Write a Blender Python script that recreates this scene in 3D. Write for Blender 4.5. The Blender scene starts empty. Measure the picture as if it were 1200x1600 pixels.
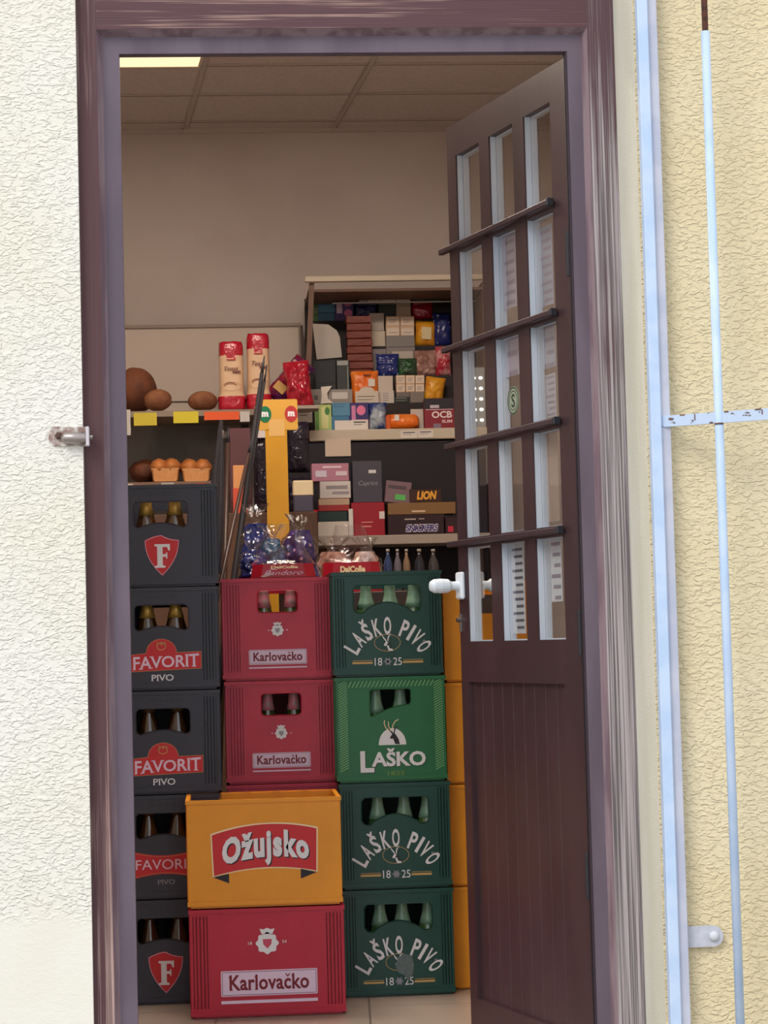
import bpy, math, random
from mathutils import Vector, Matrix, noise
random.seed(7)
SC = bpy.context.scene
C = SC.collection

# ---------------------------------------------------------------- camera
F = 3422.0; H = 0.975
yaw = math.radians(4.3); pit = math.atan(200/F); rs = .0262
fw = Vector((math.sin(yaw)*math.cos(pit), math.cos(yaw)*math.cos(pit), math.sin(pit)))
r0 = Vector((math.cos(yaw), -math.sin(yaw), 0)); u0 = r0.cross(fw)
rc = math.sqrt(1-rs*rs)
CR = rc*r0 - rs*u0; CU = rs*r0 + rc*u0
cam = bpy.data.cameras.new('camera'); co = bpy.data.objects.new('camera', cam); C.objects.link(co)
cam.sensor_fit = 'VERTICAL'; cam.sensor_height = 32.0; cam.lens = 32.0*F/1600
co.matrix_world = Matrix(((CR.x, CU.x, -fw.x, 0), (CR.y, CU.y, -fw.y, 0), (CR.z, CU.z, -fw.z, H), (0, 0, 0, 1)))
cam.clip_start = .05
SC.camera = co

# ---------------------------------------------------------------- light and exposure
SC.view_settings.view_transform = 'Standard'; SC.view_settings.look = 'None'
SC.view_settings.exposure = 0.0; SC.view_settings.gamma = 1.0; SC.view_settings.use_curve_mapping = False
W = bpy.data.worlds.new('sky'); SC.world = W; W.use_nodes = True
bg = W.node_tree.nodes['Background']; bg.inputs[0].default_value = (.90, .94, 1.0, 1); bg.inputs[1].default_value = 1.38
sun = bpy.data.lights.new('sun', 'SUN'); sun.energy = 1.6; sun.angle = math.radians(25); sun.color = (1, .96, .88)
so = bpy.data.objects.new('sun', sun); C.objects.link(so); so.rotation_euler = (math.radians(48), 0, math.radians(-38))
PANEL_STRENGTH = 1.25; FILL_PANEL_STRENGTH = 44.0

# ---------------------------------------------------------------- helpers
def at(px, py, Y):
    d = fw + CR*((px-600)/F) + CU*((800-py)/F)
    t = Y/d.y
    return Vector((d.x*t, Y, H+d.z*t))
def lin(c):
    c = c/255.0
    return c/12.92 if c <= .04045 else ((c+.055)/1.055)**2.4
def rgb(r, g, b): return (lin(r), lin(g), lin(b), 1)

MATS = {}
def mat(name, col, rough=.6, spec=.4, metal=0, bump=0, bscale=60, var=0, vscale=8, emit=0, coat=0, alpha=None):
    if name in MATS: return MATS[name]
    m = bpy.data.materials.new(name); m.use_nodes = True; nt = m.node_tree; N = nt.nodes; L = nt.links
    p = N['Principled BSDF']; c = rgb(*col)
    p.inputs['Base Color'].default_value = c; p.inputs['Roughness'].default_value = rough
    p.inputs['Specular IOR Level'].default_value = spec; p.inputs['Metallic'].default_value = metal
    p.inputs['Coat Weight'].default_value = coat
    tc = N.new('ShaderNodeTexCoord')
    if var:
        n = N.new('ShaderNodeTexNoise'); n.inputs['Scale'].default_value = vscale; n.inputs['Detail'].default_value = 5
        L.new(tc.outputs['Object'], n.inputs['Vector'])
        mr = N.new('ShaderNodeMapRange'); mr.inputs[1].default_value = .3; mr.inputs[2].default_value = .7
        mr.inputs[3].default_value = 1-var; mr.inputs[4].default_value = 1+var
        L.new(n.outputs[0], mr.inputs[0])
        mx = N.new('ShaderNodeMix'); mx.data_type = 'RGBA'; mx.blend_type = 'MULTIPLY'; mx.inputs[0].default_value = 1
        mx.inputs[6].default_value = c; L.new(mr.outputs[0], mx.inputs[7]); L.new(mx.outputs[2], p.inputs['Base Color'])
    if bump:
        n = N.new('ShaderNodeTexNoise'); n.inputs['Scale'].default_value = bscale; n.inputs['Detail'].default_value = 3
        L.new(tc.outputs['Object'], n.inputs['Vector'])
        b = N.new('ShaderNodeBump'); b.inputs['Distance'].default_value = bump; b.inputs['Strength'].default_value = 1
        L.new(n.outputs[0], b.inputs['Height']); L.new(b.outputs[0], p.inputs['Normal'])
    if emit:
        p.inputs['Emission Color'].default_value = c; p.inputs['Emission Strength'].default_value = emit
    MATS[name] = m
    return m
def hexm(col, rough=.5, **k):
    return mat('m_%d_%d_%d_%d' % (*col, int(rough*100)), col, rough, **k)

class MB:
    def __init__(s): s.v = []; s.f = []; s.m = []
    def add(s, vs, fs, m=0):
        o = len(s.v); s.v += [tuple(v) for v in vs]
        for f in fs: s.f.append(tuple(i+o for i in f)); s.m.append(m)
        return s
    def box(s, x0, x1, y0, y1, z0, z1, m=0, c=0):
        if c > 0:
            return s.cbox(x0, x1, y0, y1, z0, z1, c, m)
        vs = [(x, y, z) for x in (x0, x1) for y in (y0, y1) for z in (z0, z1)]
        return s.add(vs, [(0, 1, 3, 2), (4, 6, 7, 5), (0, 4, 5, 1), (2, 3, 7, 6), (0, 2, 6, 4), (1, 5, 7, 3)], m)
    def cbox(s, x0, x1, y0, y1, z0, z1, c, m=0):   # bevelled box
        c = min(c, (x1-x0)*.45, (y1-y0)*.45, (z1-z0)*.45)
        def ring(z, i):
            a, b, d, e = x0+i, x1-i, y0+i, y1-i
            return [(a+c, d, z), (b-c, d, z), (b, d+c, z), (b, e-c, z), (b-c, e, z), (a+c, e, z), (a, e-c, z), (a, d+c, z)] if i == 0 else \
                   [(a, d, z), (b, d, z), (b, d, z), (b, e, z), (b, e, z), (a, e, z), (a, e, z), (a, d, z)]
        rs_ = [ring(z0, c), ring(z0+c, 0), ring(z1-c, 0), ring(z1, c)]
        # widen end rings slightly so faces do not degenerate
        vs = []; 
        for k, r in enumerate(rs_): vs += r
        fs = []
        for k in range(3):
            for i in range(8):
                j = (i+1) % 8; fs.append((k*8+i, k*8+j, k*8+8+j, k*8+8+i))
        fs.append((0, 7, 5, 3, 1)[::1]); fs.append((24, 26, 28, 30))
        fs[-2] = (0, 6, 4, 2)
        return s.add(vs, fs, m)
    def prism(s, poly, y0, y1, m=0):       # polygon in xz, from y0 (front) to y1
        n = len(poly)
        vs = [(x, y0, z) for x, z in poly]+[(x, y1, z) for x, z in poly]
        fs = [tuple(range(n)), tuple(range(2*n-1, n-1, -1))]+[(i, n+i, n+(i+1) % n, (i+1) % n) for i in range(n)]
        return s.add(vs, fs, m)
    def lathe(s, prof, cx=0, cy=0, cz=0, n=20, m=0, axis='z'):
        vs = []
        for r, z in prof:
            for i in range(n):
                a = 2*math.pi*i/n; p = (r*math.cos(a), r*math.sin(a), z)
                if axis == 'x': p = (p[2], p[0], p[1])
                if axis == 'y': p = (p[0], p[2], p[1])
                vs.append((cx+p[0], cy+p[1], cz+p[2]))
        k = len(prof)
        fs = [(j*n+i, j*n+(i+1) % n, (j+1)*n+(i+1) % n, (j+1)*n+i) for j in range(k-1) for i in range(n)]
        fs += [tuple(range(n-1, -1, -1)), tuple((k-1)*n+i for i in range(n))]
        return s.add(vs, fs, m)
    def tube(s, pts, rad, n=10, m=0):
        pts = [Vector(p) for p in pts]; vs = []
        if not hasattr(rad, '__len__'): rad = [rad]*len(pts)
        for i, p in enumerate(pts):
            d = (pts[min(i+1, len(pts)-1)]-pts[max(i-1, 0)]).normalized()
            a = d.orthogonal().normalized() if i == 0 else (a-d*a.dot(d)).normalized()
            b = d.cross(a)
            for k in range(n):
                t = 2*math.pi*k/n; vs.append(p+(a*math.cos(t)+b*math.sin(t))*rad[i])
        K = len(pts)
        fs = [(j*n+i, j*n+(i+1) % n, (j+1)*n+(i+1) % n, (j+1)*n+i) for j in range(K-1) for i in range(n)]
        fs += [tuple(range(n-1, -1, -1)), tuple((K-1)*n+i for i in range(n))]
        return s.add(vs, fs, m)
    def sphere(s, c, r, nu=20, nv=12, amp=0, sc=3, seed=0, m=0, flat=None):
        c = Vector(c); r = Vector(r) if hasattr(r, '__len__') else Vector((r, r, r))
        vs = []
        for j in range(nv+1):
            th = math.pi*j/nv
            for i in range(nu):
                a = 2*math.pi*i/nu
                d = Vector((math.sin(th)*math.cos(a), math.sin(th)*math.sin(a), math.cos(th)))
                k = 1+amp*noise.noise(d*sc+Vector((seed, seed*2.1, 0)))
                p = Vector((d.x*r.x*k, d.y*r.y*k, d.z*r.z*k))
                if flat is not None: p.z = max(p.z, flat)
                vs.append(c+p)
        fs = [(j*nu+i, (j+1)*nu+i, (j+1)*nu+(i+1) % nu, j*nu+(i+1) % nu) for j in range(nv) for i in range(nu)]
        return s.add(vs, fs, m)
    def grid(s, fn, nu, nv, m=0):
        vs = [fn(i/nu, j/nv) for j in range(nv+1) for i in range(nu+1)]
        fs = [(j*(nu+1)+i, j*(nu+1)+i+1, (j+1)*(nu+1)+i+1, (j+1)*(nu+1)+i) for j in range(nv) for i in range(nu)]
        return s.add(vs, fs, m)
    def build(s, name, mats, parent=None, smooth=False, bevel=0, loc=None):
        me = bpy.data.meshes.new(name); me.from_pydata([tuple(v) for v in s.v], [], s.f)
        if not isinstance(mats, (list, tuple)): mats = [mats]
        for m in mats: me.materials.append(m)
        for p, mi in zip(me.polygons, s.m): p.material_index = mi; p.use_smooth = smooth
        me.validate(); me.update()
        o = bpy.data.objects.new(name, me); C.objects.link(o)
        if parent: o.parent = parent
        if loc: o.location = loc
        if bevel:
            b = o.modifiers.new('bevel', 'BEVEL'); b.width = bevel; b.segments = 2; b.limit_method = 'ANGLE'
        return o

def props(o, label=None, cat=None, group=None, kind=None):
    if label: o['label'] = label
    if cat: o['category'] = cat
    if group: o['group'] = group
    if kind: o['kind'] = kind
    return o
def thing(name, label, cat, loc=(0, 0, 0), rz=0, group=None):
    o = bpy.data.objects.new(name, None); C.objects.link(o); o.location = loc; o.rotation_euler = (0, 0, rz)
    o.empty_display_size = .05
    return props(o, label, cat, group)
def struct(o): return props(o, kind='structure')
KIDS = {}
def copy_tree(o, parent=None):
    c = o.copy(); C.objects.link(c); c.parent = parent
    for ch in [x for x in C.objects if x.parent == o and x != c]:
        copy_tree(ch, c)
    return c

# --- lettering: glyph outlines turned to mesh, laid out by hand, warped by a function
GC = {}
def glyphs(text, bold=.0, space=1.0, shear=0.0):
    key = (text, bold, space, shear)
    if key in GC: return GC[key]
    cu = bpy.data.curves.new('t', 'FONT'); cu.body = text; cu.offset = bold; cu.space_character = space; cu.resolution_u = 3; cu.shear = shear
    o = bpy.data.objects.new('t', cu); C.objects.link(o)
    me = bpy.data.meshes.new_from_object(o.evaluated_get(bpy.context.evaluated_depsgraph_get()))
    vs = [(v.co.x, v.co.y) for v in me.vertices]; fs = [tuple(p.vertices) for p in me.polygons]
    bpy.data.objects.remove(o); bpy.data.meshes.remove(me)
    GC[key] = (vs, fs); return GC[key]
def text_into(mb, text, cx, cz, w, h, y, bold=.0, space=1.0, warp=None, m=0, shear=0.0):
    vs, fs = glyphs(text, bold, space, shear)
    x0 = min(v[0] for v in vs); x1 = max(v[0] for v in vs); y0 = min(v[1] for v in vs); y1 = max(v[1] for v in vs)
    out = []
    for (x, z) in vs:
        u = (x-x0)/(x1-x0)-.5; t = (z-y0)/(y1-y0)-.5
        if warp: X, Z = warp(u, t)
        else: X, Z = cx+u*w, cz+t*h
        out.append((X, y, Z))
    mb.add(out, fs, m)
def serif_into(mb, text, cx, cz, w, h, y, bold=.02, m=0, space=1.0, sw=.09, warp=None):
    """capital letters with small slab serifs at the stems"""
    feet = {'F': [(0.08, 0, .34)], 'I': [(.5, 0, .9), (.5, 1, .9)], 'T': [(.5, 0, .45)], 'R': [(.08, 0, .34), (.9, 0, .3)], 'P': [(.12, 0, .42)],
            'A': [(.08, 0, .34), (.92, 0, .34)], 'V': [(.08, 1, .36), (.92, 1, .36)], 'K': [(.12, 0, .4), (.9, 0, .36), (.12, 1, .4), (.85, 1, .36)], 'L': [(.12, 1, .5)], '1': [(.6, 0, .7)]}
    text_into(mb, text, cx, cz, w, h, y, bold, space, m=m, warp=warp)
    # letter boxes measured from the cumulative advance of the same font
    vs, _ = glyphs(text, bold, space); X0 = min(v[0] for v in vs); X1 = max(v[0] for v in vs)
    Z0 = min(v[1] for v in vs); Z1 = max(v[1] for v in vs)
    for i, ch in enumerate(text):
        if ch not in feet: continue
        a = max(v[0] for v in glyphs(text[:i+1], bold, space)[0]) if i else max(v[0] for v in glyphs(text[0], bold, space)[0])
        gl = glyphs(ch, bold, space)[0]; lw = max(v[0] for v in gl)-min(v[0] for v in gl); l = a-lw
        capz = .69+bold
        for fx, top, fwid in feet[ch]:
            c_ = l+fx*lw; hw = fwid*lw/2 if ch != 'I' else .11
            z_ = (capz-.05 if top else -bold)
            q = []
            for (xx, zz) in ((c_-hw, z_), (c_+hw, z_), (c_+hw, z_+.05), (c_-hw, z_+.05)):
                u = (xx-X0)/(X1-X0)-.5; t = (zz-Z0)/(Z1-Z0)-.5
                if warp: X, Z = warp(u, t)
                else: X, Z = cx+u*w, cz+t*h
                q.append((X, y-.00015, Z))
            mb.add(q, [(0, 1, 2, 3)], m)
def plate(mb, outer, holes, y0, y1, m=0):
    """flat plate in xz with holes, from y0 to y1"""
    cu = bpy.data.curves.new('p', 'CURVE'); cu.dimensions = '2D'; cu.fill_mode = 'BOTH'; cu.extrude = (y1-y0)/2
    for ring in [outer]+holes:
        sp = cu.splines.new('POLY'); sp.points.add(len(ring)-1)
        for p, (x, z) in zip(sp.points, ring): p.co = (x, z, 0, 1)
        sp.use_cyclic_u = True
    o = bpy.data.objects.new('p', cu); C.objects.link(o)
    me = bpy.data.meshes.new_from_object(o.evaluated_get(bpy.context.evaluated_depsgraph_get()))
    mb.add([(v.co.x, (y0+y1)/2-v.co.z, v.co.y) for v in me.vertices], [tuple(p.vertices) for p in me.polygons], m)
    bpy.data.objects.remove(o); bpy.data.meshes.remove(me)
def rrect(x0, x1, z0, z1, r, n=5, top_arc=0, bot_arc=0):
    pts = []
    for cx, cz, a0 in ((x1-r, z1-r, 0), (x0+r, z1-r, 90), (x0+r, z0+r, 180), (x1-r, z0+r, 270)):
        for k in range(n+1):
            a = math.radians(a0+90*k/n); pts.append((cx+r*math.cos(a), cz+r*math.sin(a)))
        if a0 == 0 and top_arc:
            for k in range(1, 12): t = k/12; pts.append((x1-r-(x1-x0-2*r)*t, z1+top_arc*math.sin(math.pi*t)))
        if a0 == 180 and bot_arc:
            for k in range(1, 12): t = k/12; pts.append((x0+r+(x1-x0-2*r)*t, z0+bot_arc*math.sin(math.pi*t)))
    return pts
def arc(cx, cz, rx, rz, a0, a1, n=20):
    return [(cx+rx*math.cos(math.radians(a0+(a1-a0)*k/n)), cz+rz*math.sin(math.radians(a0+(a1-a0)*k/n))) for k in range(n+1)]
def ringband(mb, pts, wdt, y, m=0, closed=False):
    n = len(pts)
    for i in range(n if closed else n-1):
        a = Vector(pts[i]); b = Vector(pts[(i+1) % n]); d = (b-a)
        if d.length < 1e-7: continue
        q = Vector((-d.y, d.x)).normalized()*wdt/2
        mb.add([(a.x-q.x, y, a.y-q.y), (b.x-q.x, y, b.y-q.y), (b.x+q.x, y, b.y+q.y), (a.x+q.x, y, a.y+q.y)], [(0, 1, 2, 3)], m)

# ---------------------------------------------------------------- special materials
def nodes_mat(name):
    m = bpy.data.materials.new(name); m.use_nodes = True
    return m, m.node_tree.nodes, m.node_tree.links, m.node_tree.nodes['Principled BSDF']
def stucco(name, base, alt, smooth_below=None):
    m, N, L, p = nodes_mat(name)
    tc = N.new('ShaderNodeTexCoord'); mp = N.new('ShaderNodeMapping'); mp.inputs['Scale'].default_value = (.62, 1, 1.15)
    mp.inputs['Rotation'].default_value = (0, .35, 0)
    L.new(tc.outputs['Object'], mp.inputs[0])
    n1 = N.new('ShaderNodeTexNoise'); n1.inputs['Scale'].default_value = 104; n1.inputs['Detail'].default_value = 1.6; n1.inputs['Distortion'].default_value = .9
    L.new(mp.outputs[0], n1.inputs[0])
    r1 = N.new('ShaderNodeMapRange'); r1.inputs[1].default_value = .40; r1.inputs[2].default_value = .72; r1.interpolation_type = 'SMOOTHSTEP'; L.new(n1.outputs[0], r1.inputs[0])
    n2 = N.new('ShaderNodeTexNoise'); n2.inputs['Scale'].default_value = 3; n2.inputs['Detail'].default_value = 4; L.new(tc.outputs['Object'], n2.inputs[0])
    mx = N.new('ShaderNodeMix'); mx.data_type = 'RGBA'; mx.inputs[6].default_value = rgb(*base); mx.inputs[7].default_value = rgb(*alt)
    r2 = N.new('ShaderNodeMapRange'); r2.inputs[1].default_value = .35; r2.inputs[2].default_value = .65; L.new(n2.outputs[0], r2.inputs[0]); L.new(r2.outputs[0], mx.inputs[0])
    L.new(mx.outputs[2], p.inputs['Base Color'])
    b = N.new('ShaderNodeBump'); b.inputs['Distance'].default_value = .0022; L.new(r1.outputs[0], b.inputs['Height'])
    if smooth_below is not None:
        sx = N.new('ShaderNodeSeparateXYZ'); L.new(tc.outputs['Object'], sx.inputs[0])
        add = N.new('ShaderNodeMath'); add.operation = 'MULTIPLY_ADD'; L.new(n2.outputs[0], add.inputs[0]); add.inputs[1].default_value = -.12; L.new(sx.outputs[2], add.inputs[2])
        r3 = N.new('ShaderNodeMapRange'); r3.inputs[1].default_value = smooth_below-.09; r3.inputs[2].default_value = smooth_below-.05
        r3.inputs[3].default_value = .12; r3.inputs[4].default_value = 1; L.new(add.outputs[0], r3.inputs[0]); L.new(r3.outputs[0], b.inputs['Strength'])
    L.new(b.outputs[0], p.inputs['Normal'])
    p.inputs['Roughness'].default_value = .85; p.inputs['Specular IOR Level'].default_value = .25
    return m
def wood(name, paint, bare, amount, axis='z', zgrad=None, xgrad=None, fine=1.0):
    m, N, L, p = nodes_mat(name)
    tc = N.new('ShaderNodeTexCoord')
    def noi(scale, det, s3):
        mp = N.new('ShaderNodeMapping'); mp.inputs['Scale'].default_value = s3; L.new(tc.outputs['Object'], mp.inputs[0])
        n = N.new('ShaderNodeTexNoise'); n.inputs['Scale'].default_value = scale; n.inputs['Detail'].default_value = det; L.new(mp.outputs[0], n.inputs[0]); return n
    st = (1, 1, .006) if axis == 'z' else (.006, 1, 1)
    st3 = (1, 1, .35) if axis == 'z' else (.35, 1, 1)
    st2 = (1, 1, .02) if axis == 'z' else (.02, 1, 1)
    g = noi(420*fine, 4, st); w = noi(120, 5, st2); big = noi(5, 4, st3)
    def math_(op, a, b):
        x = N.new('ShaderNodeMath'); x.operation = op
        for i, q in enumerate((a, b)):
            if isinstance(q, (int, float)): x.inputs[i].default_value = q
            else: L.new(q, x.inputs[i])
        return x.outputs[0]
    v = math_('ADD', math_('MULTIPLY', w.outputs[0], .7), math_('MULTIPLY', g.outputs[0], .4))
    v = math_('ADD', v, math_('MULTIPLY', big.outputs[0], .85))
    v = math_('ADD', v, amount-1.0)
    sx = N.new('ShaderNodeSeparateXYZ'); L.new(tc.outputs['Object'], sx.inputs[0])
    if zgrad:
        r = N.new('ShaderNodeMapRange'); r.inputs[1].default_value = zgrad[0]; r.inputs[2].default_value = zgrad[1]
        r.inputs[3].default_value = zgrad[2]; r.inputs[4].default_value = zgrad[3]; L.new(sx.outputs[2], r.inputs[0]); v = math_('ADD', v, r.outputs[0])
    if xgrad:
        r = N.new('ShaderNodeMapRange'); r.inputs[1].default_value = xgrad[0]; r.inputs[2].default_value = xgrad[1]
        r.inputs[3].default_value = xgrad[2]; r.inputs[4].default_value = xgrad[3]; L.new(sx.outputs[0], r.inputs[0]); v = math_('ADD', v, r.outputs[0])
    rr = N.new('ShaderNodeMapRange'); rr.inputs[1].default_value = .0; rr.inputs[2].default_value = .22; L.new(v, rr.inputs[0])
    pv = N.new('ShaderNodeMix'); pv.data_type = 'RGBA'; pv.inputs[6].default_value = rgb(*paint); pv.inputs[7].default_value = rgb(*[int(c*.78) for c in paint]); L.new(g.outputs[0], pv.inputs[0])
    bv = N.new('ShaderNodeMix'); bv.data_type = 'RGBA'; bv.inputs[6].default_value = rgb(*[int(c*.64) for c in bare]); bv.inputs[7].default_value = rgb(*[min(255, int(c*1.15)) for c in bare])
    r4 = N.new('ShaderNodeMapRange'); r4.inputs[1].default_value = .4; r4.inputs[2].default_value = .6; L.new(g.outputs[0], r4.inputs[0]); L.new(r4.outputs[0], bv.inputs[0])
    mx = N.new('ShaderNodeMix'); mx.data_type = 'RGBA'; L.new(rr.outputs[0], mx.inputs[0]); L.new(pv.outputs[2], mx.inputs[6]); L.new(bv.outputs[2], mx.inputs[7])
    L.new(mx.outputs[2], p.inputs['Base Color'])
    b = N.new('ShaderNodeBump'); b.inputs['Distance'].default_value = .0012; L.new(g.outputs[0], b.inputs['Height']); L.new(b.outputs[0], p.inputs['Normal'])
    p.inputs['Roughness'].default_value = .62; p.inputs['Specular IOR Level'].default_value = .35
    return m
def clear(name, tint=(1, 1, 1), ior=.1, gl=.04, bump=0, bscale=40, front_only=False):
    m, N, L, p = nodes_mat(name); N.remove(p); out = N['Material Output']
    t = N.new('ShaderNodeBsdfTransparent'); t.inputs[0].default_value = (*tint, 1)
    g = N.new('ShaderNodeBsdfGlossy'); g.inputs['Roughness'].default_value = gl
    geo = N.new('ShaderNodeNewGeometry'); dt = N.new('ShaderNodeVectorMath'); dt.operation = 'DOT_PRODUCT'
    L.new(geo.outputs['Incoming'], dt.inputs[0]); L.new(geo.outputs['Normal'], dt.inputs[1])
    def mm(op, x, y=None):
        k = N.new('ShaderNodeMath'); k.operation = op; k.use_clamp = False
        for i, q in enumerate((x, y)):
            if q is None: continue
            if isinstance(q, (int, float)): k.inputs[i].default_value = q
            else: L.new(q, k.inputs[i])
        return k
    f = mm('POWER', mm('SUBTRACT', 1.0, mm('ABSOLUTE', dt.outputs['Value']).outputs[0]).outputs[0], 4.0)
    a = mm('MULTIPLY_ADD', f.outputs[0], 1.0-ior); a.inputs[2].default_value = ior
    if front_only:
        a = mm('MULTIPLY', a.outputs[0], mm('SUBTRACT', 1.0, geo.outputs['Backfacing']).outputs[0])
    a.use_clamp = True
    mx = N.new('ShaderNodeMixShader'); L.new(a.outputs[0], mx.inputs[0]); L.new(t.outputs[0], mx.inputs[1]); L.new(g.outputs[0], mx.inputs[2])
    L.new(mx.outputs[0], out.inputs[0])
    if bump:
        tc = N.new('ShaderNodeTexCoord'); n = N.new('ShaderNodeTexNoise'); n.inputs['Scale'].default_value = bscale; n.inputs['Distortion'].default_value = 1.5
        L.new(tc.outputs['Object'], n.inputs[0]); b = N.new('ShaderNodeBump'); b.inputs['Distance'].default_value = bump
        L.new(n.outputs[0], b.inputs['Height']); L.new(b.outputs[0], g.inputs['Normal'])
    return m
def speckle(name, base, dot, scale=90, thr=.22, rough=.35, bump=.004, bs=35):
    m, N, L, p = nodes_mat(name); tc = N.new('ShaderNodeTexCoord')
    v = N.new('ShaderNodeTexVoronoi'); v.inputs['Scale'].default_value = scale; L.new(tc.outputs['Object'], v.inputs[0])
    c = N.new('ShaderNodeMath'); c.operation = 'LESS_THAN'; c.inputs[1].default_value = thr; L.new(v.outputs['Distance'], c.inputs[0])
    mx = N.new('ShaderNodeMix'); mx.data_type = 'RGBA'; mx.inputs[6].default_value = rgb(*base); mx.inputs[7].default_value = rgb(*dot); L.new(c.outputs[0], mx.inputs[0])
    L.new(mx.outputs[2], p.inputs['Base Color']); p.inputs['Roughness'].default_value = rough
    n = N.new('ShaderNodeTexNoise'); n.inputs['Scale'].default_value = bs; n.inputs['Distortion'].default_value = 1; L.new(tc.outputs['Object'], n.inputs[0])
    b = N.new('ShaderNodeBump'); b.inputs['Distance'].default_value = bump; L.new(n.outputs[0], b.inputs['Height']); L.new(b.outputs[0], p.inputs['Normal'])
    return m
def blend(name, c1, c2, scale, lo=.42, hi=.58, rough=.6, bump=0, bs=50, spec=.4, zscale=1):
    m, N, L, p = nodes_mat(name); tc = N.new('ShaderNodeTexCoord'); mp = N.new('ShaderNodeMapping'); mp.inputs['Scale'].default_value = (1, 1, zscale)
    L.new(tc.outputs['Object'], mp.inputs[0])
    n = N.new('ShaderNodeTexNoise'); n.inputs['Scale'].default_value = scale; n.inputs['Detail'].default_value = 5; L.new(mp.outputs[0], n.inputs[0])
    r = N.new('ShaderNodeMapRange'); r.inputs[1].default_value = lo; r.inputs[2].default_value = hi; L.new(n.outputs[0], r.inputs[0])
    mx = N.new('ShaderNodeMix'); mx.data_type = 'RGBA'; mx.inputs[6].default_value = rgb(*c1); mx.inputs[7].default_value = rgb(*c2); L.new(r.outputs[0], mx.inputs[0])
    L.new(mx.outputs[2], p.inputs['Base Color']); p.inputs['Roughness'].default_value = rough; p.inputs['Specular IOR Level'].default_value = spec
    if bump:
        n = N.new('ShaderNodeTexNoise'); n.inputs['Scale'].default_value = bs; n.inputs['Distortion'].default_value = 1; L.new(tc.outputs['Object'], n.inputs[0])
        b = N.new('ShaderNodeBump'); b.inputs['Distance'].default_value = bump; L.new(n.outputs[0], b.inputs['Height']); L.new(b.outputs[0], p.inputs['Normal'])
    return m

M = {}
M['stucco_l'] = stucco('stucco_left', (228, 225, 217), (225, 221, 206), smooth_below=.42)
M['stucco_r'] = stucco('stucco_right', (224, 210, 176), (220, 204, 166))
M['reveal'] = blend('reveal_plaster', (214, 212, 198), (208, 206, 190), 12, rough=.85, bump=.0012, bs=160, zscale=.3)
M['frame_l'] = wood('frame_wood_left', (94, 62, 66), (156, 130, 124), -.03, 'z', zgrad=(.0, 1.3, .20, 0), xgrad=(-.29, -.24, -.08, .06))
M['frame_r'] = wood('frame_wood_right', (98, 72, 80), (152, 142, 146), .03, 'z', zgrad=(1.2, 2.3, .34, -.03))
M['frame_t'] = wood('frame_wood_top', (98, 66, 72), (184, 152, 136), -.01, 'x')
M['frame_in'] = blend('inner_frame_paint', (90, 77, 90), (102, 89, 102), 9, rough=.55, zscale=.25)
M['bevel'] = blend('bevel_worn', (112, 90, 98), (138, 118, 124), 30, rough=.6, zscale=.12)
M['leaf'] = blend('leaf_paint', (57, 39, 43), (64, 45, 49), 6, rough=.38, spec=.5, zscale=.3)
M['bar'] = mat('bar_paint', (60, 46, 52), .35)
M['rubber'] = mat('rubber', (40, 40, 46), .5)
M['bead'] = mat('bead_white', (186, 194, 206), .4)
M['glass'] = clear('pane_glass', ior=.16, gl=.03, front_only=True)
M['cello'] = clear('cellophane', tint=(.95, .95, .96), ior=.05, gl=.16, bump=.004, bscale=30)
M['white_plastic'] = mat('white_plastic', (225, 235, 245), .3)
M['metal'] = mat('metal', (150, 145, 140), .35, metal=.9)
M['gate'] = blend('gate_paint', (178, 200, 230), (190, 208, 234), 14, rough=.5)
M['gate_spots'] = blend('gate_paint_flaked', (182, 198, 222), (96, 78, 74), 48, lo=.63, hi=.67, rough=.55, zscale=1.6)
M['gate_in'] = blend('gate_paint_grey', (178, 182, 200), (190, 192, 206), 14, rough=.5)
M['rust'] = blend('rust', (120, 78, 60), (84, 60, 54), 60, rough=.8)
M['wall'] = blend('wall_paint', (202, 192, 186), (195, 184, 178), 2.2, rough=.85, bump=.0006, bs=60)
M['ceil'] = blend('ceiling_tile', (206, 196, 190), (199, 188, 182), 60, rough=.9)
M['grid'] = mat('ceiling_bar', (190, 178, 172), .6)
M['dark'] = mat('dark', (22, 20, 24), .7)
M['paper'] = mat('paper', (226, 220, 212), .8)
M['print'] = mat('print_dark', (60, 56, 60), .7)

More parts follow.
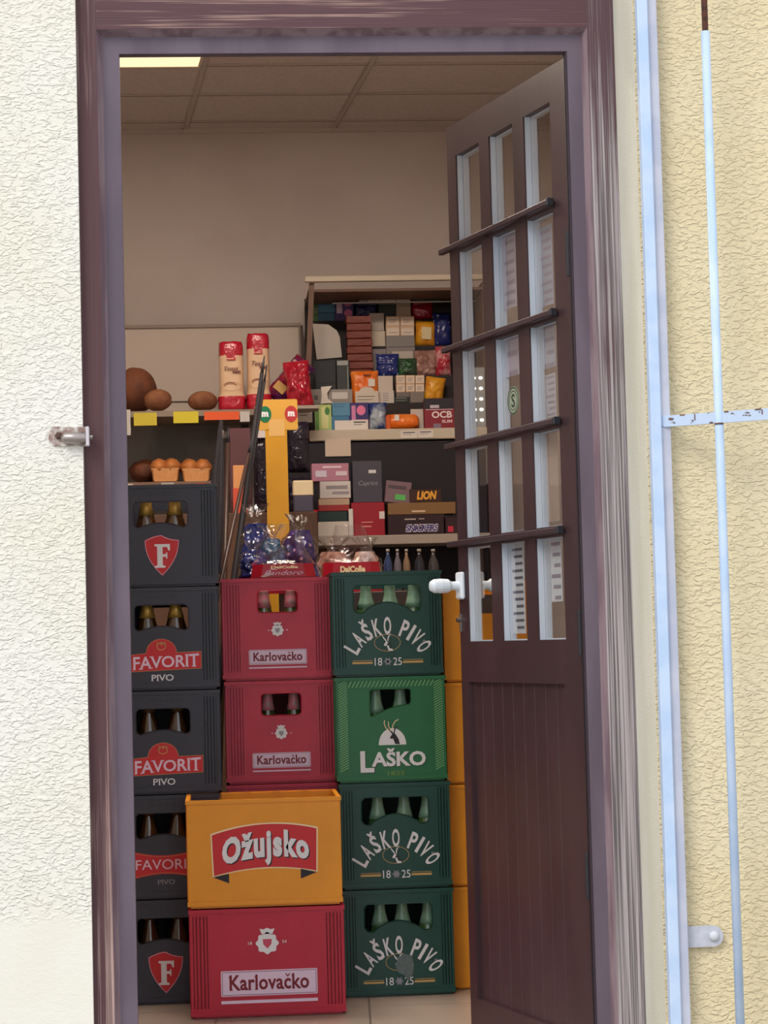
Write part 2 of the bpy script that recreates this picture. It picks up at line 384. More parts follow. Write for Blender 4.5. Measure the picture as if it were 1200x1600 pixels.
# ---------------------------------------------------------------- structure
FX0, FX1 = at(118, 0, 4.72).x, at(957, 0, 4.72).x            # casing outer edges
IX0, IX1 = at(186, 84, 4.74).x, at(886, 84, 4.74).x          # clear opening
ZT = at(500, 82, 4.74).z                                     # underside of the head
RIGHT = 1.5; LEFT = -1.5; BACK = 8.56; CEIL = at(400, 201, BACK).z
b = MB().box(LEFT-.1, RIGHT+.1, 4.785, BACK+.1, -.1, 0)
def floor_mat():
    m, N, L, p = nodes_mat('floor_tiles'); tc = N.new('ShaderNodeTexCoord')
    mp = N.new('ShaderNodeMapping'); mp.inputs['Location'].default_value = (-.06, .08, 0); mp.inputs['Rotation'].default_value = (0, 0, math.radians(3)); L.new(tc.outputs['Object'], mp.inputs[0])
    br = N.new('ShaderNodeTexBrick'); br.offset = 0; br.inputs['Scale'].default_value = 1; br.inputs['Brick Width'].default_value = .4; br.inputs['Row Height'].default_value = .4
    br.inputs['Mortar Size'].default_value = .003; br.inputs['Mortar'].default_value = rgb(120, 106, 98); br.inputs['Color1'].default_value = rgb(182, 166, 152); br.inputs['Color2'].default_value = rgb(172, 157, 144)
    L.new(mp.outputs[0], br.inputs[0])
    m2 = N.new('ShaderNodeMapping'); m2.inputs['Scale'].default_value = (1, .2, 1); L.new(tc.outputs['Object'], m2.inputs[0])
    n = N.new('ShaderNodeTexNoise'); n.inputs['Scale'].default_value = 14; n.inputs['Detail'].default_value = 6; L.new(m2.outputs[0], n.inputs[0])
    mx = N.new('ShaderNodeMix'); mx.data_type = 'RGBA'; mx.blend_type = 'MULTIPLY'; mx.inputs[0].default_value = .35
    L.new(br.outputs[0], mx.inputs[6]); L.new(n.outputs[0], mx.inputs[7]); L.new(mx.outputs[2], p.inputs['Base Color']); p.inputs['Roughness'].default_value = .3
    return m
struct(b.build('floor', floor_mat()))
struct(MB().box(LEFT-.1, RIGHT+.1, BACK, BACK+.12, 0, CEIL+.1).build('wall_back', M['wall']))
struct(MB().box(LEFT-.12, LEFT, 4.785, BACK, 0, CEIL+.1).build('wall_left', M['wall']))
struct(MB().box(RIGHT, RIGHT+.12, 4.785, BACK, 0, CEIL+.1).build('wall_right', M['wall']))
# ceiling with its grid; one bar direction runs slightly askew as the tiles do in the room
b = MB().box(LEFT-.1, RIGHT+.1, 4.785, BACK, CEIL, CEIL+.1)
for Y in [8.425-.415*k for k in range(9)]:
    b.box(LEFT, RIGHT, Y-.010, Y+.010, CEIL-.003, CEIL-.0005, 1); b.box(LEFT, RIGHT, Y+.010, Y+.013, CEIL-.004, CEIL-.0005, 2)
def skx(k, Y): return -.055+.585*k+(8.02-Y)*.085
for k in range(-2, 2):
    for a_, b_, mi in ((-.010, .008, 1), (.008, .0095, 2)):
        p0 = skx(k, 4.79); p1 = skx(k, 8.55)
        b.add([(p0+a_, 4.79, CEIL-.004), (p0+b_, 4.79, CEIL-.004), (p1+b_, 8.55, CEIL-.004), (p1+a_, 8.55, CEIL-.004)], [(0, 1, 2, 3)], mi)
b.box(LEFT, RIGHT, BACK-.012, BACK-.001, CEIL-.018, CEIL, 1)
struct(b.build('ceiling', [M['ceil'], M['grid'], mat('ceiling_gap', (120, 104, 98), .8)]))
# front wall: left part flush with the frame, right part a pier that stands forward
struct(MB().box(-4, FX0, 4.70, 4.785, -.35, 4.2).build('wall_front', M['stucco_l']))
CXR = at(1000, 400, 4.50).x
o = MB().box(FX1+.0005, CXR+3.2, 4.50, 4.785, -.35, 4.2)
o.m[0] = 1
struct(o.build('wall_pier', [M['stucco_r'], M['reveal']]))
struct(MB().box(FX0, FX1, 4.70, 4.785, ZT+.16, 4.2).build('wall_lintel', M['stucco_l']))
struct(MB().box(FX0, FX1, 4.60, 4.785, -.35, -.001).build('threshold', mat('step', (150, 142, 136), .7, bump=.002)))
struct(MB().box(-14, 14, -12, 4.785, -.45, -.35).build('ground', mat('street', (150, 146, 140), .85, bump=.004, bscale=20)))
# door frame (casing boards, bevels, inner frame)
BW = .052
lj = at(155, 300, 4.72).x; rj = at(922, 200, 4.72).x
HT = at(500, 44, 4.72).z
fr = thing('door_frame', 'weathered purple-brown wooden door frame round the shop doorway', 'door frame', (IX0, 4.74, 0)); fr['kind'] = 'structure'
fr.name = 'trim_1'
def fbox(name, m, *a, mm=None):
    o = MB().box(*a).build(name, m, fr); o.matrix_parent_inverse = Matrix.Translation((-IX0, -4.74, 0)); return o
fbox('jamb_casing', M['frame_l'], FX0, lj, 4.72, 4.784, 0, ZT+.16)
fbox('jamb_casing', M['frame_r'], rj, FX1, 4.72, 4.784, 0, ZT+.16)
fbox('head_casing', M['frame_t'], lj, rj, 4.72, 4.784, HT, ZT+.16)
def fmesh(name, m, vs, fs):
    o = MB().add(vs, fs).build(name, m, fr); o.matrix_parent_inverse = Matrix.Translation((-IX0, -4.74, 0)); return o
b2 = .012; zi = HT-b2
# bevel strips
vs = [(lj, 4.7205, 0), (lj+b2, 4.742, 0), (lj+b2, 4.742, zi), (lj, 4.7205, HT), (rj, 4.7205, HT), (rj-b2, 4.742, zi), (rj-b2, 4.742, 0), (rj, 4.7205, 0)]
vs += [(x, 4.765, z) for x, y, z in vs]
fmesh('bevel_moulding', M['bevel'], vs, [(0, 1, 2, 3), (3, 2, 5, 4), (4, 5, 6, 7), (1, 9, 10, 2), (2, 10, 13, 5), (5, 13, 14, 6)])
pl = MB()
plate(pl, [(lj-.004, 0), (lj-.004, zi+.02), (rj+.004, zi+.02), (rj+.004, 0), (IX1, 0), (IX1, ZT), (IX0, ZT), (IX0, 0)], [], 4.742, 4.772)
o = pl.build('inner_frame', M['frame_in'], fr); o.matrix_parent_inverse = Matrix.Translation((-IX0, -4.74, 0))

fbox('weather_seal', mat('seal_dark', (50, 36, 46), .5), IX1-.0045, IX1-.0002, 4.744, 4.771, 0, ZT-.0005)
fbox('weather_seal', mat('seal_black', (26, 20, 26), .5), IX1-.0065, IX1-.0046, 4.750, 4.758, 0, ZT-.0005)
# ---------------------------------------------------------------- door leaf
P0 = Vector((.787, 4.782)); P1 = Vector((.593, 5.45)); DL = (P1-P0).length; dd = (P1-P0)/DL
ang = math.atan2(dd.y, dd.x)
# local frame: x runs from the hinge to the far edge, y < 0 is the outer (left) face side... outer face at y=0, thickness towards -y
dr = thing('glazed_door', 'dark brown wooden door with fifteen glass panes and a panelled bottom, standing open', 'door', (P0.x, P0.y, 0), ang)
dr.name = 'door_1'; dr['kind'] = 'structure'
TH = .032
US = [(.078, .226), (.288, .430), (.490, .640)]; ZS = [.966, 1.21, 1.455, 1.70, 1.95, 2.182]
DT = 2.262
def lplate(name, m, outer, holes, ya, yb):
    mb = MB(); plate(mb, outer, holes, ya, yb); return mb.build(name, m, dr)
rect = lambda a, b_, c, d: [(a, c), (b_, c), (b_, d), (a, d)]
holes = [rect(u0_, u1_, ZS[k]+(.012 if k else 0), ZS[k+1]-(.012 if k < 4 else 0)) for u0_, u1_ in US for k in range(5)]
# outward (viewer) side is +y in this local frame when the leaf runs up-left; sign checked from the cross product
S = 1 if (Vector((-math.sin(ang), math.cos(ang))).dot(Vector((-1, -.3))) > 0) else -1
def yy(a, b_):                      # depth a..b measured from the outer face into the leaf
    v = sorted((-S*a, -S*b_)); return v[0], v[1]
pan = rect(.094, .650, .09, .866)
lplate('leaf_frame', M['leaf'], rect(0, DL, .012, DT), holes+[pan], *yy(0, .018))
lplate('leaf_core', M['leaf'], rect(.0, DL, .012, DT), [rect(.06, .66, .95, 2.20)]+[pan], *yy(.0185, TH))
inh = [rect(u0_+.003, u1_-.003, ZS[k]+(.015 if k else .003), ZS[k+1]-(.015 if k < 4 else .003)) for u0_, u1_ in US for k in range(5)]
o = lplate('glazing_bead', M['bead'], rect(.0605, .6595, .9505, 2.1995), inh, *yy(.0188, TH+.002)); o['label'] = 'pale bead behind the panes'
mb = MB()
for u0_, u1_ in US:      # pale reveals in front of the glass, on the sides of every pane
    for k in range(5):
        z0, z1 = ZS[k]+(.012 if k else 0), ZS[k+1]-(.012 if k < 4 else 0)
        ya, yb = yy(.004, .0178); mb.box(u1_-.002, u1_, ya, yb, z0, z1)
mb.build('bead_strip', M['bead'], dr)
mb = MB(); 
for h in inh:
    ya, yb = yy(.020, .023); mb.box(h[0][0]-.002, h[1][0]+.002, ya, yb, h[0][1]-.002, h[2][1]+.002)
mb.build('glass_panes', M['glass'], dr)
mb = MB(); nb = 9; bw = (.650-.094)/nb
for k in range(nb):
    ya, yb = yy(.010, .030); c = .0012
    x0, x1 = .094+k*bw, .094+(k+1)*bw
    f_ = -S*.010; g_ = -S*.0115
    mb.add([(x0, g_, .09), (x0+c, f_, .09), (x1-c, f_, .09), (x1, g_, .09), (x0, g_, .866), (x0+c, f_, .866), (x1-c, f_, .866), (x1, g_, .866)], [(0, 1, 5, 4), (1, 2, 6, 5), (2, 3, 7, 6)])
mb.box(.090, .655, *yy(.014, .03), .085, .87)
mb.build('bottom_panel', M['leaf'], dr)
for z in ZS[1:5]:
    rb = MB().box(.070, DL+.028, *yy(-.020, -.006), z-.007, z+.007, c=.002)
    for u in (.076, .46, .69): rb.box(u-.006, u+.006, *yy(-.008, .001), z-.005, z+.005)
    br = rb.build('security_bar', M['bar'], dr)
    MB().box(.060, .0705, *yy(-.022, -.004), z-.009, z+.009, c=.002).build('end_cap', M['rubber'], br)
# knobs, escutcheon, hinges
hz = 1.105; hu = .672
def knob(side):
    o_ = 1 if side == 'out' else -1; base = 0 if side == 'out' else -S*(TH+.004)
    sg = S*o_
    mb = MB()
    mb.box(hu-.020, hu+.020, min(base, base+sg*.012), max(base, base+sg*.012), hz-.034, hz+.034, c=.004)
    prof = [(.011, 0), (.011, .022), (.017, .030), (.0185, .05), (.017, .068), (.012, .076), (.004, .079)]
    mb.lathe([(r, base+sg*(.01+l)) for r, l in prof], hu, 0, hz, 16, axis='y')
    return mb.build('door_knob', M['white_plastic'], dr, smooth=False)
k1 = knob('out'); k2 = knob('in')
mb = MB().box(.683, .692, *yy(-.004, .001), .99, 1.035, c=.001); mb.lathe([(.006, 0), (.006, S*.012)], .687, 0, 1.02, 12, axis='y')
mb.build('keyhole_plate', M['metal'], dr)
for z in (.45, .98, 1.82):
    MB().lathe([(.006, z-.05), (.0065, z-.045), (.0065, z+.045), (.006, z+.05)], -.006, S*.004, 0, 12).build('hinge', M['rubber'], dr)
# round sticker on a pane
mb = MB(); mb.lathe([(.034, 0), (.034, .0006)], 0, 0, 0, 28, axis='y')
stk = mb.build('round_sticker', mat('sticker', (150, 160, 140), .5), dr, loc=(.372, yy(.0195, .0199)[0], 1.535)); stk['label'] = 'round pale green sticker on the glass'
mb = MB(); ringband(mb, arc(0, 0, .031, .031, 0, 360, 28), .003, S*.0012); ringband(mb, arc(0, 0, .023, .023, 0, 360, 28), .002, S*.0012); text_into(mb, 'S', 0, 0, -.020 if S > 0 else .020, .032, S*.0012, .02)
mb.build('sticker_print', mat('sticker_ink', (44, 60, 50), .6), stk)

# ---------------------------------------------------------------- gate and wall fittings outside
ga = math.radians(-31); px0 = at(1003, 300, 4.47).x
gt = thing('iron_gate', 'pale blue painted iron gate swung open against the yellow plastered pier', 'gate', (px0, 4.485, 0), 0)
mb = MB(); mb.box(0, .0225, -.03, .0, -.30, 2.75, c=.002); mb.box(.0225, .043, -.020, -.008, -.30, 2.75, 1, c=.001)
mb.build('post', [M['gate'], M['gate_in']], gt)
dg = Vector((math.cos(ga), math.sin(ga), 0)); GZ = at(1033, 659, 4.47).z
def along(s, z, off=0): return Vector((.035, -.022, z))+dg*s+Vector((dg.y, -dg.x, 0))*off
def bar3(a, b_, hw, ht, m=0, mbx=None):
    a, b_ = Vector(a), Vector(b_); d = (b_-a).normalized(); up = Vector((0, 0, 1)); s = d.cross(up)*hw; u = up*ht
    return mbx.add([a+s*i+u*j for i, j in ((-1, -1), (1, -1), (1, 1), (-1, 1))]+[b_+s*i+u*j for i, j in ((-1, -1), (1, -1), (1, 1), (-1, 1))],
                   [(3, 2, 1, 0), (4, 5, 6, 7), (0, 1, 5, 4), (1, 2, 6, 5), (2, 3, 7, 6), (3, 0, 4, 7)], m)
for dz_ in (-1.5, 1.22):
    part_ = MB(); bar3(along(0, GZ+dz_), along(.75, GZ+dz_), .004, .0115, 0, part_); part_.build('cross_bar', M['gate'], gt)
mb = MB(); bar3(along(-.012, GZ), along(.75, GZ), .004, .0115, 0, mb)
for s_ in (.03, .125, .19):
    q = along(s_, GZ+.0105, .0045); bar3(q, q+dg*random.uniform(.008, .016), .0005, .0012, 1, mb)
for s_, hh in ((.062, .008), (.205, .006)):
    q = along(s_, GZ+.006, .0047); mb.box(q.x-.001, q.x+.001, q.y-.0006, q.y+.0006, q.z-hh, q.z+hh*.6, 1)
mb.build('cross_bar', [M['gate_spots'], M['rust']], gt)
s1 = .112
for k, s_ in enumerate((s1, s1+.17, s1+.34, s1+.51)):
    mb = MB(); lean = .0
    pa = along(s_, -.1, 0); pb = along(s_, 2.215, 0); pc = along(s_, 2.7, 0)
    mb.tube([pa, pb], .0092, 12); mb.tube([pb, pc], .0066, 10, m=1)
    for zz in (.42, .93, 1.63): 
        q = along(s_, zz, .0076); mb.sphere(q, (.0016, .0012, .0022), 8, 5, m=1)
    mb.tube([along(s_, GZ-.0145, .001), along(s_, GZ-.0112, .001)], .0096, 12, m=1)
    mb.build('upright_bar', [M['gate'], M['rust']], gt, smooth=True)
mb = MB(); mb.box(.945, 1.75, 4.0, 4.0, 0, 0) if False else None
c0 = at(1075, 1464, 4.49); c1 = at(1130, 1464, 4.49); zc = (c0.z)
mb = MB(); r_ = .0215
pts = [(0, -r_), (c1.x-c0.x-r_, -r_)]+[(c1.x-c0.x-r_+r_*math.cos(a*math.pi/10), r_*math.sin(a*math.pi/10)) for a in range(-4, 5)]+[(c1.x-c0.x-r_, r_), (0, r_)]
mb.prism([(x-.03, z) for x, z in [pts[0]]]+pts[1:-1]+[(x-.03, z) for x, z in [pts[-1]]], 0, .006)
tabp = thing('wall_anchor', 'small rounded steel anchor tab bolted to the yellow plaster beside the gate post', 'anchor plate', (c0.x, 4.488, zc))
mb.build('tab', mat('anchor_paint', (190, 192, 204), .5, var=.1, vscale=60), tabp)
mb = MB(); mb.lathe([(.0105, .0), (.0105, -.003), (.007, -.007), (.002, -.008)], c1.x-c0.x-.020, 0, 0, 16, axis='y'); mb.build('bolt', mat('bolt_paint', (205, 206, 214), .5), tabp, smooth=True)
# latch keeper on the left wall
a0 = at(76, 683, 4.70); a1 = at(138, 684, 4.70); wd = a1.x-a0.x
lt = thing('latch_keeper', 'worn rusty steel latch keeper fixed to the white plaster at left of the doorway', 'latch', (a0.x, 4.70, a0.z))
mb = MB(); mb.prism([(.010, -.019), (wd, -.022), (wd, .020), (.010, .022), (.001, .012), (0, -.006)], -.004, 0)
mb.build('back_plate', blend('worn_paint', (208, 204, 196), (140, 112, 104), 45, rough=.6), lt)
mb = MB(); mb.tube([(wd*.36, -.010, -.004), (wd*.42, -.013, -.004), (wd*.9, -.013, -.005), (wd*.96, -.010, -.005)], [.008, .0125, .0135, .010], 14)
mb.build('barrel', mat('steel_barrel', (160, 150, 146), .3, metal=.7), lt, smooth=True)
MB().lathe([(.0085, -.003), (.0085, -.0065), (.004, -.009)], .022, 0, .002, 6, axis='y').build('screw', M['rust'], lt)
MB().box(wd-.004, wd+.003, -.024, 0, -.022, .019, c=.001).build('lip', mat('lip_paint', (200, 192, 200), .45), lt)
MB().lathe([(.0055, 0), (.0055, .008)], wd+.002, -.012, -.003, 10, axis='x').build('pin', M['metal'], lt)

# ---------------------------------------------------------------- ceiling lamps
emis = mat('panel_glow', (255, 224, 178), .5, emit=PANEL_STRENGTH)
cl = thing('ceiling_light', 'warm white rectangular ceiling light panel at the upper left of the doorway', 'ceiling light', (0, 0, 0))
def panel(x0f, Ya, Yb):
    pass
Ya, Yb = 7.18+.02, 7.595
pts = [(skx(-1, Ya)+.015, Ya), (skx(0, Ya)-.015, Ya), (skx(0, Yb)-.015, Yb), (skx(-1, Yb)+.015, Yb)]
cxm = sum(p[0] for p in pts)/4; cym = sum(p[1] for p in pts)/4
cl.location = (cxm, cym, CEIL)
loc = [(p[0]-cxm, p[1]-cym) for p in pts]
def inset(q, k): return [(x*(1-k), y*(1-k*1.3)) for x, y in q]
mb = MB(); i1 = inset(loc, .03)
vs = [(x, y, -.010) for x, y in loc]+[(x, y, -.010) for x, y in i1]+[(x, y, -.004) for x, y in loc]
mb.add(vs, [(0, 1, 5, 4), (1, 2, 6, 5), (2, 3, 7, 6), (3, 0, 4, 7), (0, 8, 9, 1), (1, 9, 10, 2), (2, 10, 11, 3), (3, 11, 8, 0)])
mb.build('lamp_frame', mat('lamp_frame', (220, 205, 180), .5), cl)
mb = MB(); mb.add([(x, y, -.009) for x, y in i1]+[(x, y, -.006) for x, y in i1], [(3, 2, 1, 0), (4, 5, 6, 7), (0, 1, 5, 4), (1, 2, 6, 5), (2, 3, 7, 6), (3, 0, 4, 7)])
mb.build('diffuser', emis, cl)
emis2 = mat('fill_panel_glow', (255, 236, 218), .5, emit=FILL_PANEL_STRENGTH)  # unseen panels added overhead, much stronger than the visible one, to brighten the room
for dx, dy, lab in ((0, -1.245, 'unseen fill light panel added nearest the door, above the doorway head'), (.585, -1.245, 'unseen fill light panel added above the open door leaf')):
    c_ = copy_tree(cl); c_.location = (cxm+dx+(-dy)*.085, cym+dy, CEIL); c_['label'] = lab
    for q in C.objects:
        if q.parent == c_ and q.name.startswith('diffuser'): q.data = q.data.copy(); q.data.materials[0] = emis2
for o in C.objects:
    if o.name.startswith('ceiling_light'): o['group'] = 'ceiling light panels'

# ================================================================ CRATES
def plastic(name, col, var=.06):
    return mat(name, col, .42, spec=.45, var=var, vscale=9, bump=.0003, bscale=300)
PL = {'black': plastic('crate_black', (48, 49, 62)), 'red': plastic('crate_red', (178, 24, 52)), 'red2': plastic('crate_red_faded', (186, 40, 66), .1), 'green': plastic('crate_green', (14, 66, 58)),
      'lgreen': plastic('crate_light_green', (30, 104, 62)), 'yellow': plastic('crate_yellow', (226, 146, 22))}
INK = {'white': mat('ink_white', (222, 222, 226), .5), 'red': mat('ink_red', (196, 40, 48), .5), 'gold': mat('ink_gold', (196, 160, 96), .5), 'darkred': mat('ink_darkred', (120, 22, 36), .5),
       'black': mat('ink_black', (30, 26, 34), .5), 'pale': mat('ink_pale', (222, 198, 220), .5), 'cream': mat('ink_cream', (236, 214, 170), .5), 'dgreen': mat('ink_dark_green', (22, 50, 44), .5),
       'lime': mat('ink_lime', (120, 180, 120), .5), 'grey': mat('ink_grey', (150, 150, 160), .5), 'navy': mat('ink_navy', (44, 44, 92), .5)}
def crate_body(Wd, Dp, Ht, hole, ribs, mat_, open_front_notch=0, cells=(4, 5), hatch=False, side_ribs=True, zones=(), back=True):
    mb = MB(); hw = Wd/2; t = .008; z0 = .006; z1 = Ht-.002
    outer = [(-hw, z0), (hw, z0), (hw, z1), (-hw, z1)]
    hs = [hole] if hole else []; fz = []
    for zs_ in zones: fz.append([(zs_[0], z0+.02), (zs_[1], z0+.02), (zs_[1], z1-.018), (zs_[0], z1-.018)]); mb.box(zs_[0]-.002, zs_[1]+.002, .0095, .012, z0+.018, z1-.016)
    plate(mb, outer, hs+fz, 0, t); plate(mb, outer, hs if back else [], Dp-t, Dp)
    mb.box(-hw, -hw+t, t, Dp-t, z0, z1); mb.box(hw-t, hw, t, Dp-t, z0, z1)
    mb.box(-hw+t, hw-t, t, Dp-t, z0, z0+.006)
    # rims
    for za, zb, pr_ in ((z1-.010, z1, .0035), (z0, z0+.012, .0025)):
        mb.box(-hw-pr_, hw+pr_, -pr_, 0, za, zb); mb.box(-hw-pr_, hw+pr_, Dp, Dp+pr_, za, zb)
        mb.box(-hw-pr_, -hw, 0, Dp, za, zb); mb.box(hw, hw+pr_, 0, Dp, za, zb)
    # stacking foot
    mb.box(-hw+.006, hw-.006, .006, Dp-.006, 0, z0)
    for x in ribs: mb.box(x-.0024, x+.0024, -.001, .0095, z0+.018, z1-.016)
    if side_ribs:
        for k in range(6):
            y = .03+k*(Dp-.06)/5
            for sx in (-1, 1): mb.box(*sorted((sx*hw, sx*(hw+.003))), y-.003, y+.003, z0+.015, z1-.012)
    # dividers
    dz = Ht*.55
    for i in range(1, cells[0]):
        x = -hw+Wd*i/cells[0]; mb.box(x-.0015, x+.0015, t, Dp-t, z0+.006, dz)
    for j in range(1, cells[1]):
        y = Dp*j/cells[1]; mb.box(-hw+t, hw-t, y-.0015, y+.0015, z0+.006, dz)
    if hole:                                # raised lip round the handle
        n = len(hole)
        for i in range(n):
            a = Vector(hole[i]); b_ = Vector(hole[(i+1) % n]); d = b_-a
            if d.length < 1e-6: continue
            q = Vector((d.y, -d.x)).normalized()*.0035
            mb.add([(a.x, -.0022, a.y), (b_.x, -.0022, b_.y), (b_.x+q.x, 0, b_.y+q.y), (a.x+q.x, 0, a.y+q.y), (a.x, .001, a.y), (b_.x, .001, b_.y)], [(0, 1, 2, 3), (0, 4, 5, 1)])
    return mb
def part(mb, name, m, parent, label=None, **k):
    o = mb.build(name, m, parent, **k)
    if label: o['label'] = label
    return o
CT = {}
# ---- black crates
BKW, BKH, BKD = .303, .2835, .40
bribs = [s*(.1150+.0085*i) for i in range(4) for s in (-1, 1)]; bz_ = [(-.144, -.110), (.110, .144)]
bhole = rrect(-.075, .071, .165, .233, .012, bot_arc=.012)
def black_crate(design, back=True):
    t = thing('beer_crate', '', 'crate'); t['tmp'] = 1
    part(crate_body(BKW, BKD, BKH, bhole, bribs, None, zones=bz_, back=back), 'crate_body', PL['black'], t)
    if design == 'F':
        sh = [(-.047, .128)]+[(-.047+.047*k/6, .128+.014*math.sin(k/6*math.pi/2)) for k in range(1, 7)]+[(.047*k/6, .142-.014*math.sin(k/6*math.pi/2)**.8) for k in range(1, 7)]
        for k in range(1, 14):
            a = k/13; x = .047*(1-a**2.2); sh.append((x, .128-.098*a))
        for k in range(1, 13):
            a = 1-k/13; x = -.047*(1-a**2.2); sh.append((x, .128-.098*a))
        mb = MB(); mb.prism(sh, -.0008, .0)
        e = part(mb, 'shield_emblem', INK['red'], t, 'red shield emblem')
        mb = MB(); ringband(mb, [(x*.97, .085+(z-.085)*.97) for x, z in sh], .0012, -.0012, 0, True); part(mb, 'emblem_border', INK['pale'], e)
        mb = MB(); y = -.0013
        FP = [(-.020, .052), (.009, .052), (.009, .057), (.002, .059), (.002, .082), (.011, .082), (.011, .077), (.0145, .077), (.0145, .094), (.011, .094), (.011, .089), (.002, .089), (.002, .109), (.014, .109), (.018, .099), (.022, .099), (.022, .117), (-.020, .117), (-.020, .112), (-.013, .110), (-.013, .059), (-.020, .057)]
        plate(mb, FP, [], -.0016, -.0012)
        part(mb, 'letter_f', INK['white'], e)
    elif design == 'FAV':
        mb = MB()
        dome = arc(-.004, .103, .042, .038, 0, 180, 16)
        mb.prism([(.105, .057), (.105, .104), (.045, .103)]+dome+[(-.052, .102), (-.096, .098), (-.096, .051)], -.0008, 0)
        e = part(mb, 'brand_band', INK['red'], t, 'red band with a domed top')
        mb = MB(); pts = [(.1045, .0575), (.1045, .1035), (.044, .1025)]+arc(-.004, .103, .041, .037, 0, 180, 16)+[(-.051, .1015), (-.0955, .0975)]
        ringband(mb, pts, .0009, -.0012); ringband(mb, [(-.0955, .0515), (.1045, .0575)], .0009, -.0012); part(mb, 'band_border', INK['gold'], e)
        mb = MB(); serif_into(mb, 'FAVORIT', -.003, .0632, .172, .030, -.0014, .018, warp=lambda u, v: (.0085+u*.180, .0775+u*.006+v*(.031+.006*abs(u)*2))); part(mb, 'lettering', INK['pale'], e)
        mb = MB(); serif_into(mb, 'PIVO', -.002, .034, .060, .0175, -.0014, .012); part(mb, 'lower_lettering', INK['white'], t)
        mb = MB(); ringband(mb, arc(-.004, .120, .012, .010, 0, 360, 16), .002, -.0014)
        for k in (-1, 0, 1): mb.add([(-.004+k*.009-.003, -.0014, .124), (-.004+k*.009+.003, -.0014, .124), (-.004+k*.010, -.0014, .134)], [(0, 1, 2)])
        part(mb, 'crown_emblem', INK['gold'], e)
    else:
        mb = MB(); top = [(-.094+.188*k/12, .132-.014*math.sin(math.pi*k/12)) for k in range(13)]; bot = [(.094-.188*k/12, .054+.014*math.sin(math.pi*k/12)) for k in range(13)]
        mb.prism(top[::-1]+bot[::-1], -.0008, 0); e = part(mb, 'brand_band', INK['red'], t, 'red pinched banner')
        mb = MB(); ringband(mb, [(x, z-.003) for x, z in top], .0008, -.0012); ringband(mb, [(x, z+.003) for x, z in bot], .0008, -.0012); part(mb, 'band_border', INK['gold'], e)
        mb = MB(); text_into(mb, 'FAVORIT', .004, .094, .164, .027, -.0014, 0.0); part(mb, 'lettering', INK['pale'], e)
        mb = MB(); serif_into(mb, 'PIVO', 0.004, .046, .046, .013, -.0014, .0); part(mb, 'lower_lettering', INK['grey'], t)
    mb = MB(); text_into(mb, '20 x 0,5 l', 0, .256, .085, .011, -.0006, .01); part(mb, 'embossed_text', mat('emboss_black', (42, 42, 52), .45), t)
    return t
def proto(kind):
    if kind not in CT:
        CT[kind] = BUILD[kind](); return CT[kind]
    return copy_tree(CT[kind])
def bottle_proto(kind):
    t = thing('beer_bottle', '', 'bottle')
    prof = {'brown': [(.030, 0), (.0335, .004), (.0335, .135), (.031, .155), (.022, .185), (.0155, .21), (.0135, .235), (.0135, .247)]}['brown']
    g = {'brown': mat('bottle_brown', (58, 34, 12), .12, spec=.8, coat=.6), 'green': mat('bottle_green', (64, 96, 48), .14, spec=.8, coat=.6), 'clearish': mat('bottle_dark', (70, 60, 40), .15, spec=.8)}
    if kind in ('gold', 'brown'):
        mb = MB().lathe(prof, n=20); part(mb, 'glass_body', g['brown'], t, smooth=True)
        mb = MB().lathe([(.0232, .186), (.0165, .212), (.0145, .236), (.0145, .249)] if kind == 'gold' else [(.0165, .212), (.0145, .236)], n=20)
        part(mb, 'neck_foil', mat('foil_gold', (176, 140, 70), .3, metal=.5) if kind == 'gold' else mat('foil_brown', (90, 66, 34), .3, metal=.3), t, smooth=True)
        capm = mat('cap_gold', (190, 150, 70), .35, metal=.6)
    elif kind == 'green':
        mb = MB().lathe(prof, n=20); part(mb, 'glass_body', g['green'], t, smooth=True)
        mb = MB().lathe([(.0262, .176), (.0215, .192), (.0165, .212), (.0145, .236), (.0145, .243)], n=20)
        part(mb, 'neck_label', blend('neck_silver', (150, 176, 150), (112, 148, 122), 26, rough=.3, spec=.6), t, smooth=True)
        capm = mat('cap_green', (60, 110, 80), .35, metal=.5)
    else:
        mb = MB().lathe(prof, n=20); part(mb, 'glass_body', mat('bottle_dark_green', (52, 62, 30), .14, spec=.8, coat=.6), t, smooth=True)
        mb = MB().lathe([(.0215, .192), (.0165, .212), (.0145, .236), (.0145, .243)], n=20)
        part(mb, 'neck_label', blend('neck_pink', (190, 110, 120), (150, 120, 120), 60, rough=.35), t, smooth=True)
        capm = mat('cap_red', (160, 40, 50), .35, metal=.5)
    mb = MB().lathe([(.0145, .243), (.0148, .250), (.0135, .252), (.006, .253)], n=20); part(mb, 'crown_cap', capm, t, smooth=True)
    return t
BP = {}
def bottle(kind, loc, label, group):
    if kind not in BP: BP[kind] = bottle_proto(kind); o = BP[kind]
    else: o = copy_tree(BP[kind])
    o.location = loc; o['label'] = label; o['group'] = group; return o
